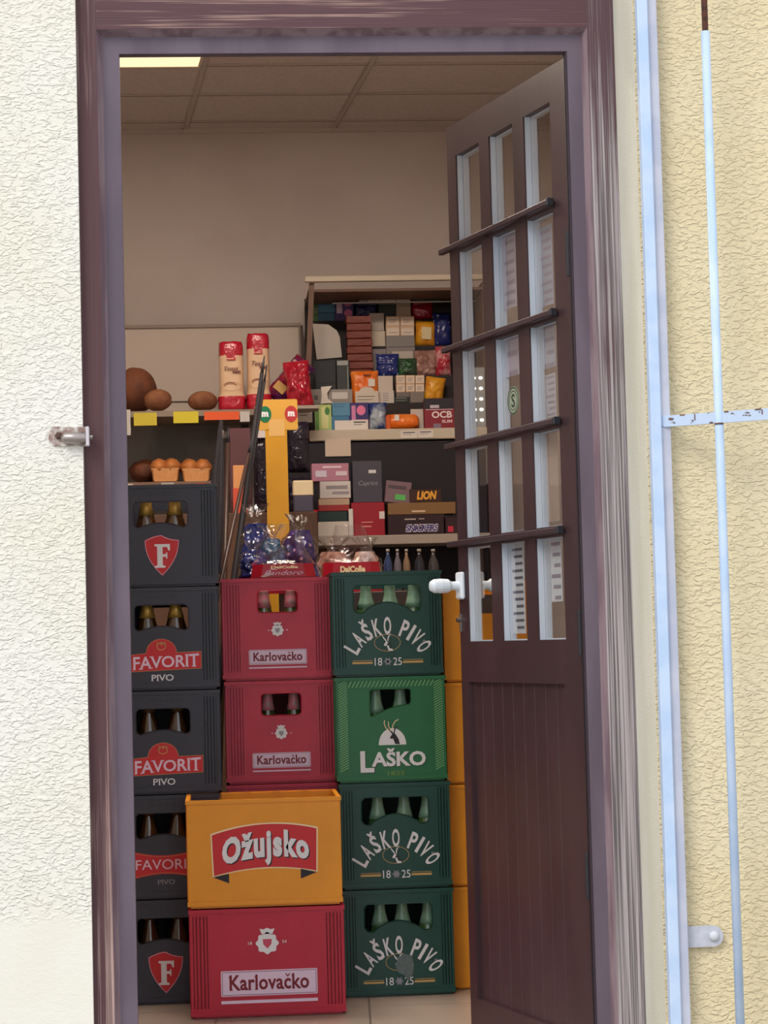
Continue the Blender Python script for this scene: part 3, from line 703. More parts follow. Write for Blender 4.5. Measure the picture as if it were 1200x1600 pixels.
# ---- red crates with handle (short side)
RW, RH, RD = .311, .290, .40
rribs = [s*(.1115+.0085*i) for i in range(5) for s in (-1, 1)]; rz_ = [(-.149, -.107), (.107, .149)]
def crest(mb1, mb2, cx, cz, r, y, extra=None):
    n = 48; pts = []
    for k in range(n):
        a = 2*math.pi*k/n; rr = r*(1+.09*math.cos(8*a)); pts.append((cx+rr*math.cos(a), cz+rr*.95*math.sin(a)))
    mb1.add([(x, y, z) for x, z in pts], [tuple(range(n))])
    mb1.add([(cx-r*.5, y, cz+r*.85), (cx+r*.5, y, cz+r*.85), (cx+r*.7, y, cz+r*1.35), (cx+r*.35, y, cz+r*1.28), (cx, y, cz+r*1.42), (cx-r*.35, y, cz+r*1.28), (cx-r*.7, y, cz+r*1.35)], [(0, 1, 2, 3, 4, 5, 6)])
    s = r*.42
    mb2.add([(cx-s, y-.0004, cz+s*.9), (cx+s, y-.0004, cz+s*.9), (cx+s*.9, y-.0004, cz-s*.2), (cx, y-.0004, cz-s*1.2), (cx-s*.9, y-.0004, cz-s*.2)], [(0, 1, 2, 3, 4)])
def blackletter_into(mb, text, cx, cz, w, h, y):
    """broken-serif brand lettering: bold glyphs, wedge feet, and the caron drawn over the c"""
    B_, SP = .026, 1.05
    plain = text.replace('č', 'c'); text_into(mb, plain, cx, cz, w, h, y, B_, SP)
    vs, _ = glyphs(plain, B_, SP); X0 = min(v[0] for v in vs); X1 = max(v[0] for v in vs); zb = cz-h/2
    for i, ch in enumerate(text):
        a = max(v[0] for v in glyphs(plain[:i+1], B_, SP)[0]); gl = glyphs(plain[i], B_, SP)[0]; lw = max(v[0] for v in gl)-min(v[0] for v in gl)
        x = cx+((a-lw-X0)/(X1-X0)-.5)*w; ww = w*lw/(X1-X0); s = h*.09
        if ch == 'č':
            m_ = x+ww*.55; zt = zb+h*.80
            y = y-.00015; mb.add([(m_-s*2, y, zt+h*.20), (m_-s*.9, y, zt+h*.20), (m_, y, zt+h*.08), (m_+s*.9, y, zt+h*.20), (m_+s*2, y, zt+h*.20), (m_, y, zt-h*.04)], [(0, 1, 2, 5), (2, 3, 4, 5)])
        if ch in 'Karlk':
            xs = {'K': (.14, .86), 'k': (.16, .84), 'a': (.93,), 'r': (.22,), 'l': (.5,)}[ch]
            for q in xs: q = x+ww*q; mb.add([(q-s*1.3, y-.0002, zb), (q+s*1.3, y-.0002, zb), (q+s*.4, y-.0002, zb+s*1.2), (q-s*1.0, y-.0002, zb+s*.9)], [(0, 1, 2, 3)])
        if ch in 'Klk': mb.add([(x-s*.9, y-.0002, zb+h*.84), (x+s, y-.0002, zb+h*.95), (x+s, y-.0002, zb+h*.80)], [(0, 1, 2)])
def red_crate(back=True):
    t = thing('beer_crate', '', 'crate')
    part(crate_body(RW, RD, RH, rrect(-.054, .056, .192, .252, .010), rribs, None, zones=rz_, back=back), 'crate_body', PL['red2'], t)
    mb = MB(); mb.add([(x, -.0006, z) for x, z in rrect(-.083, .080, .044, .086, .003, 3)], [tuple(range(16))]); lb = part(mb, 'name_plate', INK['pale'], t, 'pale pink name plate')
    mb = MB(); ringband(mb, rect(-.0805, .0775, .0465, .0835), .0008, -.001, 0, True); blackletter_into(mb, 'Karlovačko', -.0015, .0665, .138, .025, -.0011); part(mb, 'lettering', INK['darkred'], lb)
    mb = MB(); mb.box(-.083, .080, -.0006, 0, .0335, .0375); part(mb, 'underline_strip', INK['pale'], t)
    m1, m2 = MB(), MB(); crest(m1, m2, -.001, .140, .0165, -.0008)
    for s in (-1, 1): m1.add([(s*.026-.003, -.0008, .1405), (s*.026, -.0008, .139), (s*.026+.003, -.0008, .1405), (s*.026, -.0008, .142)], [(0, 1, 2, 3)])
    e = part(m1, 'crest', INK['white'], t); part(m2, 'crest_shield', INK['grey'], e)
    mb = MB(); ringband(mb, rect(-.103, .103, .018, .278), .0022, -.0006, 0, True); part(mb, 'panel_edge', mat('red_edge', (196, 56, 80), .4), t)
    return t
# ---- green crates
GW, GH, GD = .301, .2915, .40
gribs = [s*(.1225+.0085*i) for i in range(3) for s in (-1, 1)]; gz_ = [(-.144, -.118), (.118, .144)]
def ghole():
    top = [(.092, .200), (.092, .240), (.084, .250), (-.084, .250), (-.092, .240), (-.092, .188), (-.085, .178), (-.070, .176)]
    ar = [(-.060+.120*k/12, .186+.020*math.sin(math.pi*k/12)) for k in range(13)]
    return [(.086, .180), (.092, .190)]+top[1:]+ar+[(.070, .177)]
def arch_text(mb, text, cx, cz, R, a0, a1, h0, y, squash=1.0):
    n = len(text); adv = [.62 if ch == ' ' else (.42 if ch == 'I' else 1.0) for ch in text]; tot = sum(adv); acc = 0
    for ch, ad in zip(text, adv):
        c_ = acc+ad/2; acc += ad
        if ch == ' ': continue
        a = a0+(a1-a0)*c_/tot; ar_ = math.radians(a)
        vs, fs = glyphs(ch, .025); x0 = min(v[0] for v in vs); x1 = max(v[0] for v in vs)
        wch = abs(a1-a0)*math.pi/180*R*ad/tot*.84
        out = []
        for (x, z) in vs:
            u = ((x-x0)/(x1-x0)-.5)*wch; v = z/.69*h0
            # letters stay almost upright with a bottom that follows the arc
            px_ = cx+R*math.cos(ar_)+u*math.sin(ar_)+v*math.cos(ar_)*.9
            pz_ = cz+R*squash*math.sin(ar_)-u*math.cos(ar_)*squash+v*math.sin(ar_)
            out.append((px_, y, pz_))
        mb.add(out, fs)
        # small serif feet
        for s in ((-1, 1) if ch in 'AKŠ' else (-1,) if ch in 'LPI' else ()):
            u = s*wch*.38 if ch != 'I' else 0; q = []
            for du, dv in ((-.0022, 0), (.0022, 0), (.0022, .0014), (-.0022, .0014)):
                uu = u+du; q.append((cx+R*math.cos(ar_)+uu*math.sin(ar_)+dv*math.cos(ar_), y-.0001, cz+R*squash*math.sin(ar_)-uu*math.cos(ar_)*squash+dv*math.sin(ar_)))
            mb.add(q, [(0, 1, 2, 3)])
def goat(mb, cx, cz, s, y, flip=1):
    P = lambda pts: mb.add([(cx+flip*x*s, y, cz+z*s) for x, z in pts], [tuple(range(len(pts)))])
    P([(-.5, -.1), (-.35, -.25), (-.1, -.2), (.15, -.9), (.75, -.95), (.6, -.3), (.25, .3), (-.05, .5), (-.2, .35)])
    P([(-.2, .35), (-.05, .5), (-.5, 1.0), (-.75, 1.4), (-.62, .9)])
    P([(-.02, .45), (.12, .4), (.25, 1.0), (.6, 1.45), (.1, 1.1)])
def green_crate(back=True):
    t = thing('beer_crate', '', 'crate')
    part(crate_body(GW, GD, GH, ghole(), gribs, None, zones=gz_, back=back), 'crate_body', PL['green'], t)
    mb = MB(); arch_text(mb, 'LAŠKO PIVO', .0, .022, .094, 158, 22, .046, -.0012); part(mb, 'arched_lettering', INK['white'], t)
    mb = MB(); ringband(mb, arc(-.002, .092, .036, .023, 0, 360, 30), .0014, -.001, 0); e = part(mb, 'oval_emblem', INK['gold'], t)
    mb = MB(); goat(mb, -.002, .088, .020, -.0013); part(mb, 'goat_emblem', INK['white'], e)
    mb = MB(); goat(mb, .0025, .0875, .013, -.0016); part(mb, 'goat_shadow', INK['dgreen'], e)
    mb = MB(); serif_into(mb, '18', -.028, .040, .021, .0215, -.001, .004); serif_into(mb, '25', .025, .040, .024, .0215, -.001, .004); part(mb, 'year_lettering', INK['white'], t)
    mb = MB(); n = 24
    for k in range(n):
        a = 2*math.pi*k/n; r_ = .0100+.002*math.cos(6*a)
        ringband(mb, [(-.002, .040), (-.002+r_*math.cos(a), .040+r_*math.sin(a))], .0013, -.001)
    part(mb, 'hop_emblem', INK['grey'], t)
    mb = MB()
    for x0, x1 in ((-.100, -.044), (.040, .096)): mb.box(x0, x1, -.0008, 0, .035, .0405); mb.box(x0+.001, x1, -.0008, 0, .0435, .0448)
    part(mb, 'gold_stripe', INK['gold'], t)
    mb = MB(); ringband(mb, arc(.100, .094, .0035, .0035, 0, 360, 12), .001, -.001); mb.lathe([(.002, -.0008), (.002, 0)], .100, 0, .094, 8, axis='y'); part(mb, 'registered_mark', INK['grey'], t)
    return t
def lgreen_crate():
    t = thing('beer_crate', '', 'crate')
    hole = [(.052, .215), (.055, .222), (.055, .250), (.050, .255), (-.052, .255), (-.057, .250), (-.057, .186), (-.053, .182)]+[(-.046+.094*k/8, .186+.027*math.sin(math.pi/2*k/8)) for k in range(9)]
    part(crate_body(GW, GD, GH, hole, [], None, back=False), 'crate_body', PL['lgreen'], t)
    mb = MB(); y = -.0016
    def stroke(x, z, dx, dz, w_=.0026):
        mb.add([(x, y, z), (x+dx, y, z+dz), (x+dx, y, z+dz+w_), (x, y, z+w_), (x, 0, z), (x+dx, 0, z+dz)], [(0, 1, 2, 3), (0, 4, 5, 1)])
    for k in range(36):
        z = .030+k*.0068
        stroke(-.144, z, .024, .012); stroke(.120, z, .024, .012) if k < 36 else None
    for k in range(22):
        x = -.118+k*.0108; mb.add([(x, y, .262), (x+.0028, y, .262), (x+.0140, y, .283), (x+.0112, y, .283)], [(0, 1, 2, 3)])
    part(mb, 'hatched_border', INK['lime'], t)
    mb = MB(); mb.add([(x, -.001, z) for x, z in arc(.002, .102, .038, .046, 0, 180, 20)], [tuple(range(21))]); e = part(mb, 'half_disc_emblem', INK['white'], t)
    mb = MB(); goat(mb, .006, .124, .022, -.0014); part(mb, 'goat_emblem', INK['black'], e)
    mb = MB()
    for pts in ([(-.006, .140), (-.016, .150), (-.020, .163), (-.018, .170)], [(.002, .140), (.004, .156), (.012, .168), (.020, .171)], [(-.001, .140), (-.008, .154), (-.008, .166)]): ringband(mb, pts, .0022, -.0016)
    part(mb, 'goat_horns', INK['cream'], e)
    for mm, dx, dz, y_, nm in ((INK['dgreen'], .0018, -.0018, -.0009, 'lettering_shadow'), (INK['white'], 0, 0, -.0014, 'lettering')):
        mb = MB(); text_into(mb, 'L', -.069+dx, .0575+dz, .038, .059, y_, .035); text_into(mb, 'AŠKO', .018+dx, .068+dz, .150, .050, y_, .035)
        q = part(mb, nm, mm, t)
    mb = MB(); text_into(mb, '1825', .010, .024, .046, .012, -.001, .01); part(mb, 'year_lettering', mat('ink_faded_gold', (110, 140, 60), .5), t)
    return t
BUILD = {'bF': lambda: black_crate('F'), 'bF2': lambda: black_crate('F', False), 'bFAV': lambda: black_crate('FAV'), 'bFAV2': lambda: black_crate('FAV', False), 'bBAN': lambda: black_crate('BAN', False), 'red0': lambda: red_crate(False), 'green0': lambda: green_crate(False), 'red': red_crate, 'green': green_crate, 'lgreen': lgreen_crate}
def place(kind, x, y, z, label, group, rz=0):
    o = proto(kind); o.location = (x, y, z); o.rotation_euler = (0, 0, rz); o['label'] = label; o['group'] = group; return o
# black stack (bottom to top)
bx = at(340, 768, 6.06).x-BKW/2-.005
ords = ['bottom', 'second from the bottom', 'middle', 'second from the top', 'topmost']
des = ['bF2', 'bBAN', 'bFAV2', 'bFAV', 'bF']
dtx = {'bF': 'black beer crate with a red shield and letter F', 'bBAN': 'black beer crate with a pinched red banner', 'bFAV': 'black beer crate with a domed red band'}
for i in range(5):
    dx = (-.012, -.010, -.004, -.003, 0)[i]
    place(des[i], bx+dx, 6.06, .001+i*.2842, dtx[des[i].rstrip('2')]+', '+ords[i]+' of the left stack', 'black beer crates in the left stack')
    bk = 'gold' if i >= 3 else 'brown'
    for j, s in enumerate((-.043, .036)):
        bottle(bk, (bx+dx+s, 6.06+.048, .001+i*.2842+.0125), ('left' if j == 0 else 'right')+' brown bottle in the handle slot of the '+ords[i]+' black crate', 'brown beer bottles in the black crates')
# red rear stack
rx = (at(347, 922, 6.2).x+at(520, 920, 6.2).x)/2; rz0 = at(434, 921, 6.2).z-4*.2905
ro = ['bottom', 'second from the bottom', 'second from the top', 'topmost']
for i in range(4):
    dx = (.004, .003, .002, -.002)[i]
    place('red' if i == 3 else 'red0', rx+dx, 6.2, max(.001, .001)+i*.2898, 'faded red crate with handle slot, '+ro[i]+' of the middle rear stack', 'red beer crates behind the front stack')
    if i >= 2:
        for j, s in enumerate((-.037, .038)):
            bottle('pink', (rx+dx+s, 6.2+.048, .001+i*.2898+.0125), ('left' if j == 0 else 'right')+' bottle in the handle slot of the '+ro[i]+' faded red crate', 'bottles in the red crates')
# green stack
gx = .5*(at(520, 899, 6.05).x+at(690, 893, 6.05).x)
go_ = ['bottom', 'second from the bottom', 'third from the bottom', 'topmost']
boffs = [(-.048, .014, .086), (-.046, .028, .092), (-.039, .030), (-.055, .012, .078)]
for i in range(4):
    k = 'lgreen' if i == 2 else 'green' if i == 3 else 'green0'; dx = (.006, .005, 0, -.003)[i]
    lb = 'lighter green crate with hatched border and half disc goat emblem' if i == 2 else 'dark green crate with arched white lettering, '+go_[i]+' of the green stack'
    place(k, gx+dx, 6.05, .001+i*.2915, lb, 'green beer crates beside the open door')
    for j, s in enumerate(boffs[i]):
        nm = (['left', 'right'] if len(boffs[i]) == 2 else ['left', 'middle', 'right'])[j]
        bottle('green', (gx+dx+s, 6.05+.048, .001+i*.2915+.0125), nm+' green bottle in the handle slot of the '+('lighter green crate' if i == 2 else go_[i]+' dark green crate'), 'green beer bottles in the green crates')
# worn sticker patch on bottom green crate is modelled as a paper remnant on its front
mb = MB(); mb.prism([(x*.9, z) for x, z in [(-.026, .0), (-.020, .026), (.0, .036), (.024, .030), (.030, .006), (.026, -.020), (.012, -.038), (.0, -.022), (-.016, -.016)]], -.0012, 0)
g0 = [o for o in C.objects if o.get('label', '').startswith('dark green crate with arched white lettering, bottom')][0]
sc_ = mb.build('sticker_remnant', mat('scraped', (96, 112, 112), .6, var=.2, vscale=60), g0, loc=(.012, -.001, .078)); sc_['label'] = 'grey scraped sticker remnant'
# yellow stack by the door
yx = at(693, 1000, 6.12).x+.15
def ycrate_narrow():
    t = thing('beer_crate', '', 'crate')
    part(crate_body(.298, .40, .2835, rrect(-.06, .06, .19, .25, .01), [], None), 'crate_body', PL['yellow'], t); return t
BUILD['yn'] = ycrate_narrow
for i in range(4):
    place('yn', yx+(.004, .002, .0, 0)[i], 6.12, .001+i*.2838, 'plain yellow crate, '+ro[i]+' of the stack half hidden by the door', 'yellow crates behind the door edge')
# front stack
fx = .5*(at(297, 1420, 5.8).x+at(535, 1412, 5.8).x); FWd = .402; FHt = .2835; FDp = .29
t = thing('beer_crate', 'bright red crate with its long closed side forward, bottom of the front stack', 'crate', (fx, 5.8, .001), 0, 'crates of the front stack')
fr_ribs = [s*(.1605+.0095*i) for i in range(4) for s in (-1, 1)]
part(crate_body(FWd, FDp, FHt, None, fr_ribs, None, cells=(5, 4), zones=[(-.194, -.155), (.155, .194)]), 'crate_body', PL['red'], t)
mb = MB(); mb.add([(x, -.0006, z) for x, z in rrect(-.123, .129, .055, .121, .003, 3)], [tuple(range(16))]); lb = part(mb, 'name_plate', INK['pale'], t, 'pale pink name plate')
mb = MB(); ringband(mb, rect(-.1195, .1255, .0585, .1175), .0013, -.001, 0, True); blackletter_into(mb, 'Karlovačko', .003, .090, .208, .040, -.0011); part(mb, 'lettering', INK['darkred'], lb)
mb = MB(); mb.box(-.123, .129, -.0006, 0, .036, .044); part(mb, 'underline_strip', INK['pale'], t)
m1, m2 = MB(), MB(); crest(m1, m2, 0, .190, .028, -.0008)
serif_into(m1, '18', -.045, .191, .010, .008, -.0008, 0); serif_into(m1, '54', .045, .193, .011, .008, -.0008, 0)
e = part(m1, 'crest', INK['white'], t); part(m2, 'crest_shield', mat('crest_pink', (196, 70, 96), .5), e)
t = thing('beer_crate', 'bright yellow crate with a red banner, open on top of the front stack', 'crate', (fx-.002, 5.8, .001+FHt+.001), 0, 'crates of the front stack')
yb_ = crate_body(FWd, FDp, FHt, None, [], None, cells=(5, 4))
for k in range(5):      # scalloped inner collar seen over the rim
    xx = -FWd/2+FWd*(k+.5)/5; yb_.box(xx-.030, xx+.030, FDp-.014, FDp-.008, FHt-.03, FHt-.004)
part(yb_, 'crate_body', PL['yellow'], t)
def bez(u, t_, x0=-.137, x1=.138):      # banner space
    return 0
def barc(u, base, bow): return base+bow*(1-(2*u)**2)
n = 20
top = [(-.137+.275*k/n, .190+.010*k/n+.020*(1-(2*k/n-1)**2)) for k in range(n+1)]
bot = [(-.133+.268*k/n, .084+.006*k/n+.016*(1-(2*k/n-1)**2)) for k in range(n+1)]
for tag_, ink, gx_, yv in (('banner_border', 'cream', .0035, -.0008), ('banner', 'red', 0, -.0012)):
    mb = MB(); T = [(x+(gx_ if x > 0 else -gx_), z+gx_) for x, z in top]; B_ = [(x+(gx_ if x > 0 else -gx_), z-gx_) for x, z in bot]
    mb.add([(x, yv, z) for x, z in T]+[(x, yv, z) for x, z in B_], [(k, k+1, n+2+k, n+1+k) for k in range(n)])
    bo = part(mb, tag_, INK[ink], t)
mb = MB(); mb.add([(-.136, -.0009, .081), (-.094, -.0009, .089), (-.094, -.0009, .064)], [(0, 1, 2)]); mb.add([(.136, -.0009, .086), (.094, -.0009, .096), (.094, -.0009, .070)], [(0, 1, 2)])
part(mb, 'banner_tail', INK['black'], t)
def ozw(dx, dz):
    def w_(u, v):
        x = .003+u*.228; base = .146+u*.010+.018*(1-(2*u)**2)-.009
        return (x+dx, base+v*(.094-.010*(1-(2*u)**2)*-1)*.92+dz)
    return w_
mb = MB(); text_into(mb, 'Ožujsko', 0, 0, 1, 1, -.0015, .05, 1.16, warp=ozw(.003, -.003)); part(mb, 'lettering_shadow', INK['black'], t)
mb = MB(); text_into(mb, 'Ožujsko', 0, 0, 1, 1, -.0019, .05, 1.16, warp=ozw(0, 0)); part(mb, 'lettering', INK['white'], t)

# ================================================================ GOODS BEHIND THE CRATES
def slot(x0, y0, x1, y1, Y):
    a = at(x0, (y0+y1)/2, Y); b_ = at(x1, (y0+y1)/2, Y); t_ = at((x0+x1)/2, y0, Y); u = at((x0+x1)/2, y1, Y)
    return (a.x+b_.x)/2, u.z, b_.x-a.x, t_.z-u.z
def pillow_mb(w, h, d, seed=0, amp=.10, nu=18, nv=22, crimp=True, m=0, px_=2.6):
    mb = MB()
    for s in (-1, 1):
        def fn(u, v):
            a = 2*u-1; c = 2*v-1
            th = (max(0, 1-abs(a)**px_)**.55)*(max(0, 1-abs(c)**px_)**.55)
            if crimp: th *= 1
            nz = noise.noise(Vector((a*2.6+seed, c*3.1, s*1.7)))+.5*noise.noise(Vector((a*7, c*8+seed, s)))
            pinch = 1-.10*(1-abs(c)**2)*0
            x = a*w/2*(1-.05*math.cos(c*math.pi/2)*abs(a))+nz*amp*w*.15*(1 if abs(a) > .98 else .3); z = h/2+c*h/2
            y = s*d/2*th*(1+amp*2.2*nz)
            return (x, y, z)
        mb.grid(fn, nu, nv, m)
    return mb
def loaf_mb(): pass
# ---- room furniture: bread shelves
S1 = at(300, 641, 8.0).z; S2 = at(300, 752, 8.0).z
sh = thing('bread_shelf_unit', 'wall shelf unit with two glass-edged shelves holding bread', 'shelf unit', (-.35, 8.0, 0))
def rel(o, loc): o.matrix_parent_inverse = Matrix.Translation(-Vector(loc)); return o
L0 = (-.35, 8.0, 0)
SXR = at(397, 645, 8.0).x; SXL = -1.2
rel(part(MB().box(SXL, SXR, 8.0, 8.46, S1-.012, S1), 'shelf_board', mat('shelf_laminate', (168, 154, 142), .5), sh), L0)
rel(part(MB().box(SXL, at(330, 752, 8.0).x+.02, 8.0, 8.46, S2-.012, S2), 'shelf_board', mat('shelf_laminate', (1, 1, 1)), sh), L0)
rel(part(MB().box(SXL, SXR, 7.992, 7.9995, S1-.022, S1-.001), 'price_rail', mat('rail', (150, 136, 120), .3), sh), L0)
rel(part(MB().box(SXL, at(330, 752, 8.0).x+.02, 7.992, 7.9995, S2-.024, S2-.001), 'price_rail', mat('rail_brown', (136, 104, 84), .35), sh), L0)
rel(part(MB().box(SXL, at(345, 700, 8.4).x, 8.44, 8.46, S2-.3, S1-.012), 'lower_back_panel', blend('dull_steel', (126, 122, 118), (150, 146, 142), 5, rough=.5), sh, 'dull grey back panel'), L0)
bz0, bz1 = at(330, 640, 8.47).z, at(330, 512, 8.47).z
rel(part(MB().box(SXL, at(467, 560, 8.47).x, 8.465, 8.485, bz0-.03, bz1), 'upper_back_panel', mat('back_board', (204, 190, 178), .55), sh, 'pale back board'), L0)
rel(part(MB().box(SXL, at(468, 560, 8.47).x+.008, 8.455, 8.49, bz1, bz1+.012).box(at(467, 560, 8.47).x, at(467, 560, 8.47).x+.010, 8.455, 8.49, bz0, bz1), 'board_edge', mat('board_edge', (150, 134, 120), .5), sh), L0)
rel(part(MB().box(at(462, 560, 8.47).x+.02, at(466, 560, 8.47).x+.02, 8.44, 8.46, bz0, bz1), 'dark_edge_strip', mat('edge_dark', (70, 50, 46), .5), sh), L0)
rel(part(MB().box(SXL, at(460, 620, 8.46).x, 8.46, 8.464, bz0+.03, bz0+.034), 'seam_strip', mat('edge_dark', (70, 50, 46), .5), sh), L0)
for x in (SXL+.02, SXR-.03): rel(part(MB().box(x-.015, x+.015, 8.42, 8.45, 0, S1-.012), 'upright', mat('upright_dark', (60, 52, 52), .5), sh), L0)
# tags on the rails
def tag_card(px4, Y, col, label, dark_lines=0, parent=None, tilt=0, name='price_tag', grp='price tags on the shelf edges', edge=None):
    cx, zb, w, h = slot(*px4, Y)
    mb = MB().box(-w/2, w/2, -.0012, 0, 0, h)
    for k in range(dark_lines):
        zz = h*(.75-.22*k); mb.box(-w*.36, w*(.36-.2*(k % 2)), -.0016, -.0012, zz-h*.05, zz+h*(.07 if k == 0 else .0), 1)
    o = mb.build(name, [hexm(col, .55), M['print']]); o.location = (cx, Y, zb); o.rotation_euler = (0, tilt, 0)
    return props(o, label, 'price tag', grp)
YT = 7.990
tag_card((209, 645, 245, 665), YT, (214, 194, 60), 'yellow price tag on the bread shelf edge, under the big dark loaf')
tag_card((271, 643, 310, 661), YT, (224, 208, 52), 'yellow price tag on the bread shelf edge, left of the orange strip')
tag_card((319, 643, 374, 656), YT, (240, 98, 44), 'orange price strip on the bread shelf edge under the toast bread')
tag_card((375, 643, 390, 659), YT, (206, 200, 196), 'white price tag at the right end of the bread shelf edge')
tag_card((196, 640, 204, 680), YT, (206, 200, 194), 'tall narrow white tag hanging at the left end of the bread shelf')
tag_card((252, 754, 272, 764), YT, (190, 182, 174), 'small pale price tag under the left square loaf')
tag_card((198, 756, 208, 766), YT, (216, 208, 196), 'small pale price tag at the left end of the lower shelf')
tag_card((308, 755, 322, 764), YT, (230, 84, 60), 'small red-orange price tag under the right square loaf')
# breads
crust_d = blend('crust_dark', (128, 76, 50), (96, 54, 38), 9, rough=.7, bump=.003, bs=40)
crust_r = blend('crust_rye', (150, 98, 66), (120, 74, 50), 10, rough=.75, bump=.003, bs=50)
gold = blend('crust_gold', (216, 150, 92), (226, 170, 112), 10, rough=.5, bump=.002, bs=50)
crumb = mat('crumb', (226, 172, 116), .7)
def bread(px4, Y, m, label, seed, depth=.14, amp=.12, name='bread_loaf', nudge=0):
    cx, zb, w, h = slot(*px4, Y); 
    mb = MB().sphere((0, 0, h*.5), (w/2, depth/2, h*.52), 26, 16, amp, 2.2, seed, flat=-h*.5)
    o = mb.build(name, m, smooth=True); zs = [v[2] for v in mb.v]; o.location = (cx, Y+depth/2, zb-min(zs)); return props(o, label, 'bread', 'loaves on the bread shelves')
z_s1 = lambda Y: 641
bread((178, 571, 244, 640), 8.10, crust_d, 'big round dark brown loaf on the upper shelf at the far left', 3, .19, .04)
bread((224, 607, 268, 640), 8.005, crust_r, 'small brown loaf lying right in front of the big dark loaf', 5, .08, .06)
bread((293, 609, 340, 640), 8.03, crust_r, 'small round brown loaf beside the toast bread bags', 9, .10, .05)
bread((200, 717, 252, 753), 8.16, crust_d, 'round dark loaf on the lower shelf at the far left', 12, .16)
def brioche(px4, Y, label):
    cx, zb, w, h = slot(*px4, Y); d = w*1.3
    t = thing('square_loaf', label, 'bread', (cx, Y, zb), 0, 'loaves on the bread shelves')
    mb = MB(); zs = h*.52; wb = w*.44; wt = w*.49
    nx = 10
    def ringp(hw, yd, z): return [(-hw, yd*.06, z), (-hw*.9, 0, z), (hw*.9, 0, z), (hw, yd*.06, z), (hw, yd*.94, z), (hw*.9, yd, z), (-hw*.9, yd, z), (-hw, yd*.94, z)]
    rr = [ringp(wb*.93, d, 0), ringp(wb, d, h*.05), ringp(wt*.99, d, zs), ringp(wt*.8, d, zs+h*.03)]
    vs = [p for r in rr for p in r]; fs = [tuple(range(7, -1, -1))]+[(k*8+i, k*8+(i+1) % 8, k*8+8+(i+1) % 8, k*8+8+i) for k in range(3) for i in range(8)]+[tuple(24+i for i in range(8))]
    mb.add(vs, fs, 0); part(mb, 'loaf_base', gold, t, smooth=False)
    mb = MB(); ringband(mb, [(-wt, zs), (-wt*.3, zs+h*.02), (wt*.4, zs-h*.01), (wt, zs+h*.01)], h*.05, -.001); part(mb, 'split_line', crumb, t)
    mb = MB()
    for k, (sx, yc) in enumerate(((-.5, .25), (.5, .25), (-.5, .7), (.5, .7))):
        mb.sphere((sx*wt*.92, d*yc+.010, zs+h*.12), (wt*.66, d*.36, h*.36), 18, 12, .16, 2.4, k+cx*10)
    part(mb, 'crust_lobes', mat('crust_brown', (204, 128, 70), .5, var=.22, vscale=30, bump=.002, bscale=40), t, smooth=True)
brioche((236, 715, 280, 752), 8.05, 'golden square loaf with a split top on the lower shelf, left of the two')
brioche((284, 716, 329, 752), 8.05, 'golden square loaf with a split top on the lower shelf, right of the two')
# toast bread bags
red_film = mat('red_film', (190, 22, 50), .22, spec=.7, bump=.006, bscale=35)
def toast(px4, Y, label, seed):
    cx, zb, w, h = slot(*px4, Y); d = .10
    t = thing('toast_bread_bag', label, 'bread bag', (cx, Y+d/2, S1+.0006), 0, 'bags of toast bread')
    mb = MB(); nz = 24; nr = 28
    vs = []
    for j in range(nz+1):
        v = j/nz; z = h*v
        for i in range(nr):
            a = 2*math.pi*i/nr; ca, sa = math.cos(a), math.sin(a)
            sq = (abs(ca)**4+abs(sa)**4)**-.25
            k = 1+.03*noise.noise(Vector((ca*2, sa*2, v*6+seed)))
            bulge = 1.12 if v < .22 else 1.0
            if v < .22: k *= 1+.10*noise.noise(Vector((ca*5, sa*5, v*25+seed)))
            if v > .93: k *= 1-.10*(v-.93)/.07-.06*noise.noise(Vector((ca*4, sa*4, seed)))
            if v < .03: k *= .85
            vs.append((ca*sq*w/2*.93*k*bulge, sa*sq*d/2*k, z*(1 if v < .98 else .99)+(.006*noise.noise(Vector((ca*3, sa*3, seed))) if v > .95 else 0)))
    fs = []; ms = []
    for j in range(nz):
        v = (j+.5)/nz
        for i in range(nr):
            f_ = (j*nr+i, j*nr+(i+1) % nr, (j+1)*nr+(i+1) % nr, (j+1)*nr+i)
            mb_m = 0 if (v < .22 or v > .80) else 1
            fs.append(f_); ms.append(mb_m)
    mb.v = vs; mb.f = fs+[tuple(range(nr-1, -1, -1)), tuple(nz*nr+i for i in range(nr))]; mb.m = ms+[0, 0]
    part(mb, 'wrapper', [red_film, mat('cream_film', (232, 196, 160), .3, spec=.6, bump=.0015, bscale=30)], t, smooth=True)
    y = -d/2*1.05-.0035
    mb = MB(); text_into(mb, 'Toast', 0, h*.60, w*.55, h*.06, y, .015, shear=.3); mb.box(w*.05, w*.36, y, y+.0005, h*.535, h*.565); part(mb, 'print', mat('toast_ink', (120, 70, 60), .5), t)
    mb = MB(); ringband(mb, arc(0, h*.34, w*.40, h*.06, 0, 360, 24), .0012, y); ringband(mb, arc(-w*.05, h*.355, w*.22, h*.045, 0, 180, 14), .004, y); part(mb, 'plate_print', mat('toast_plate', (176, 120, 86), .5), t)
    mb = MB(); mb.prism([(-w*.17, h*.72), (w*.17, h*.72), (w*.17, h*.81), (-w*.17, h*.81)], y, y+.0008); part(mb, 'red_tab', red_film, t)
    mb = MB(); text_into(mb, 'bon', 0, h*.742, w*.22, h*.022, y-.0006, .02) if False else mb.box(-w*.12, w*.12, y-.0006, y-.0002, h*.735, h*.745); part(mb, 'tab_stripe', INK['cream'], t)
toast((341, 531, 382, 640), 8.04, 'upright toast bread bag with red top, left of the two', 1)
toast((385, 519, 423, 641), 8.05, 'upright toast bread bag with crumpled red top, right of the two', 7)
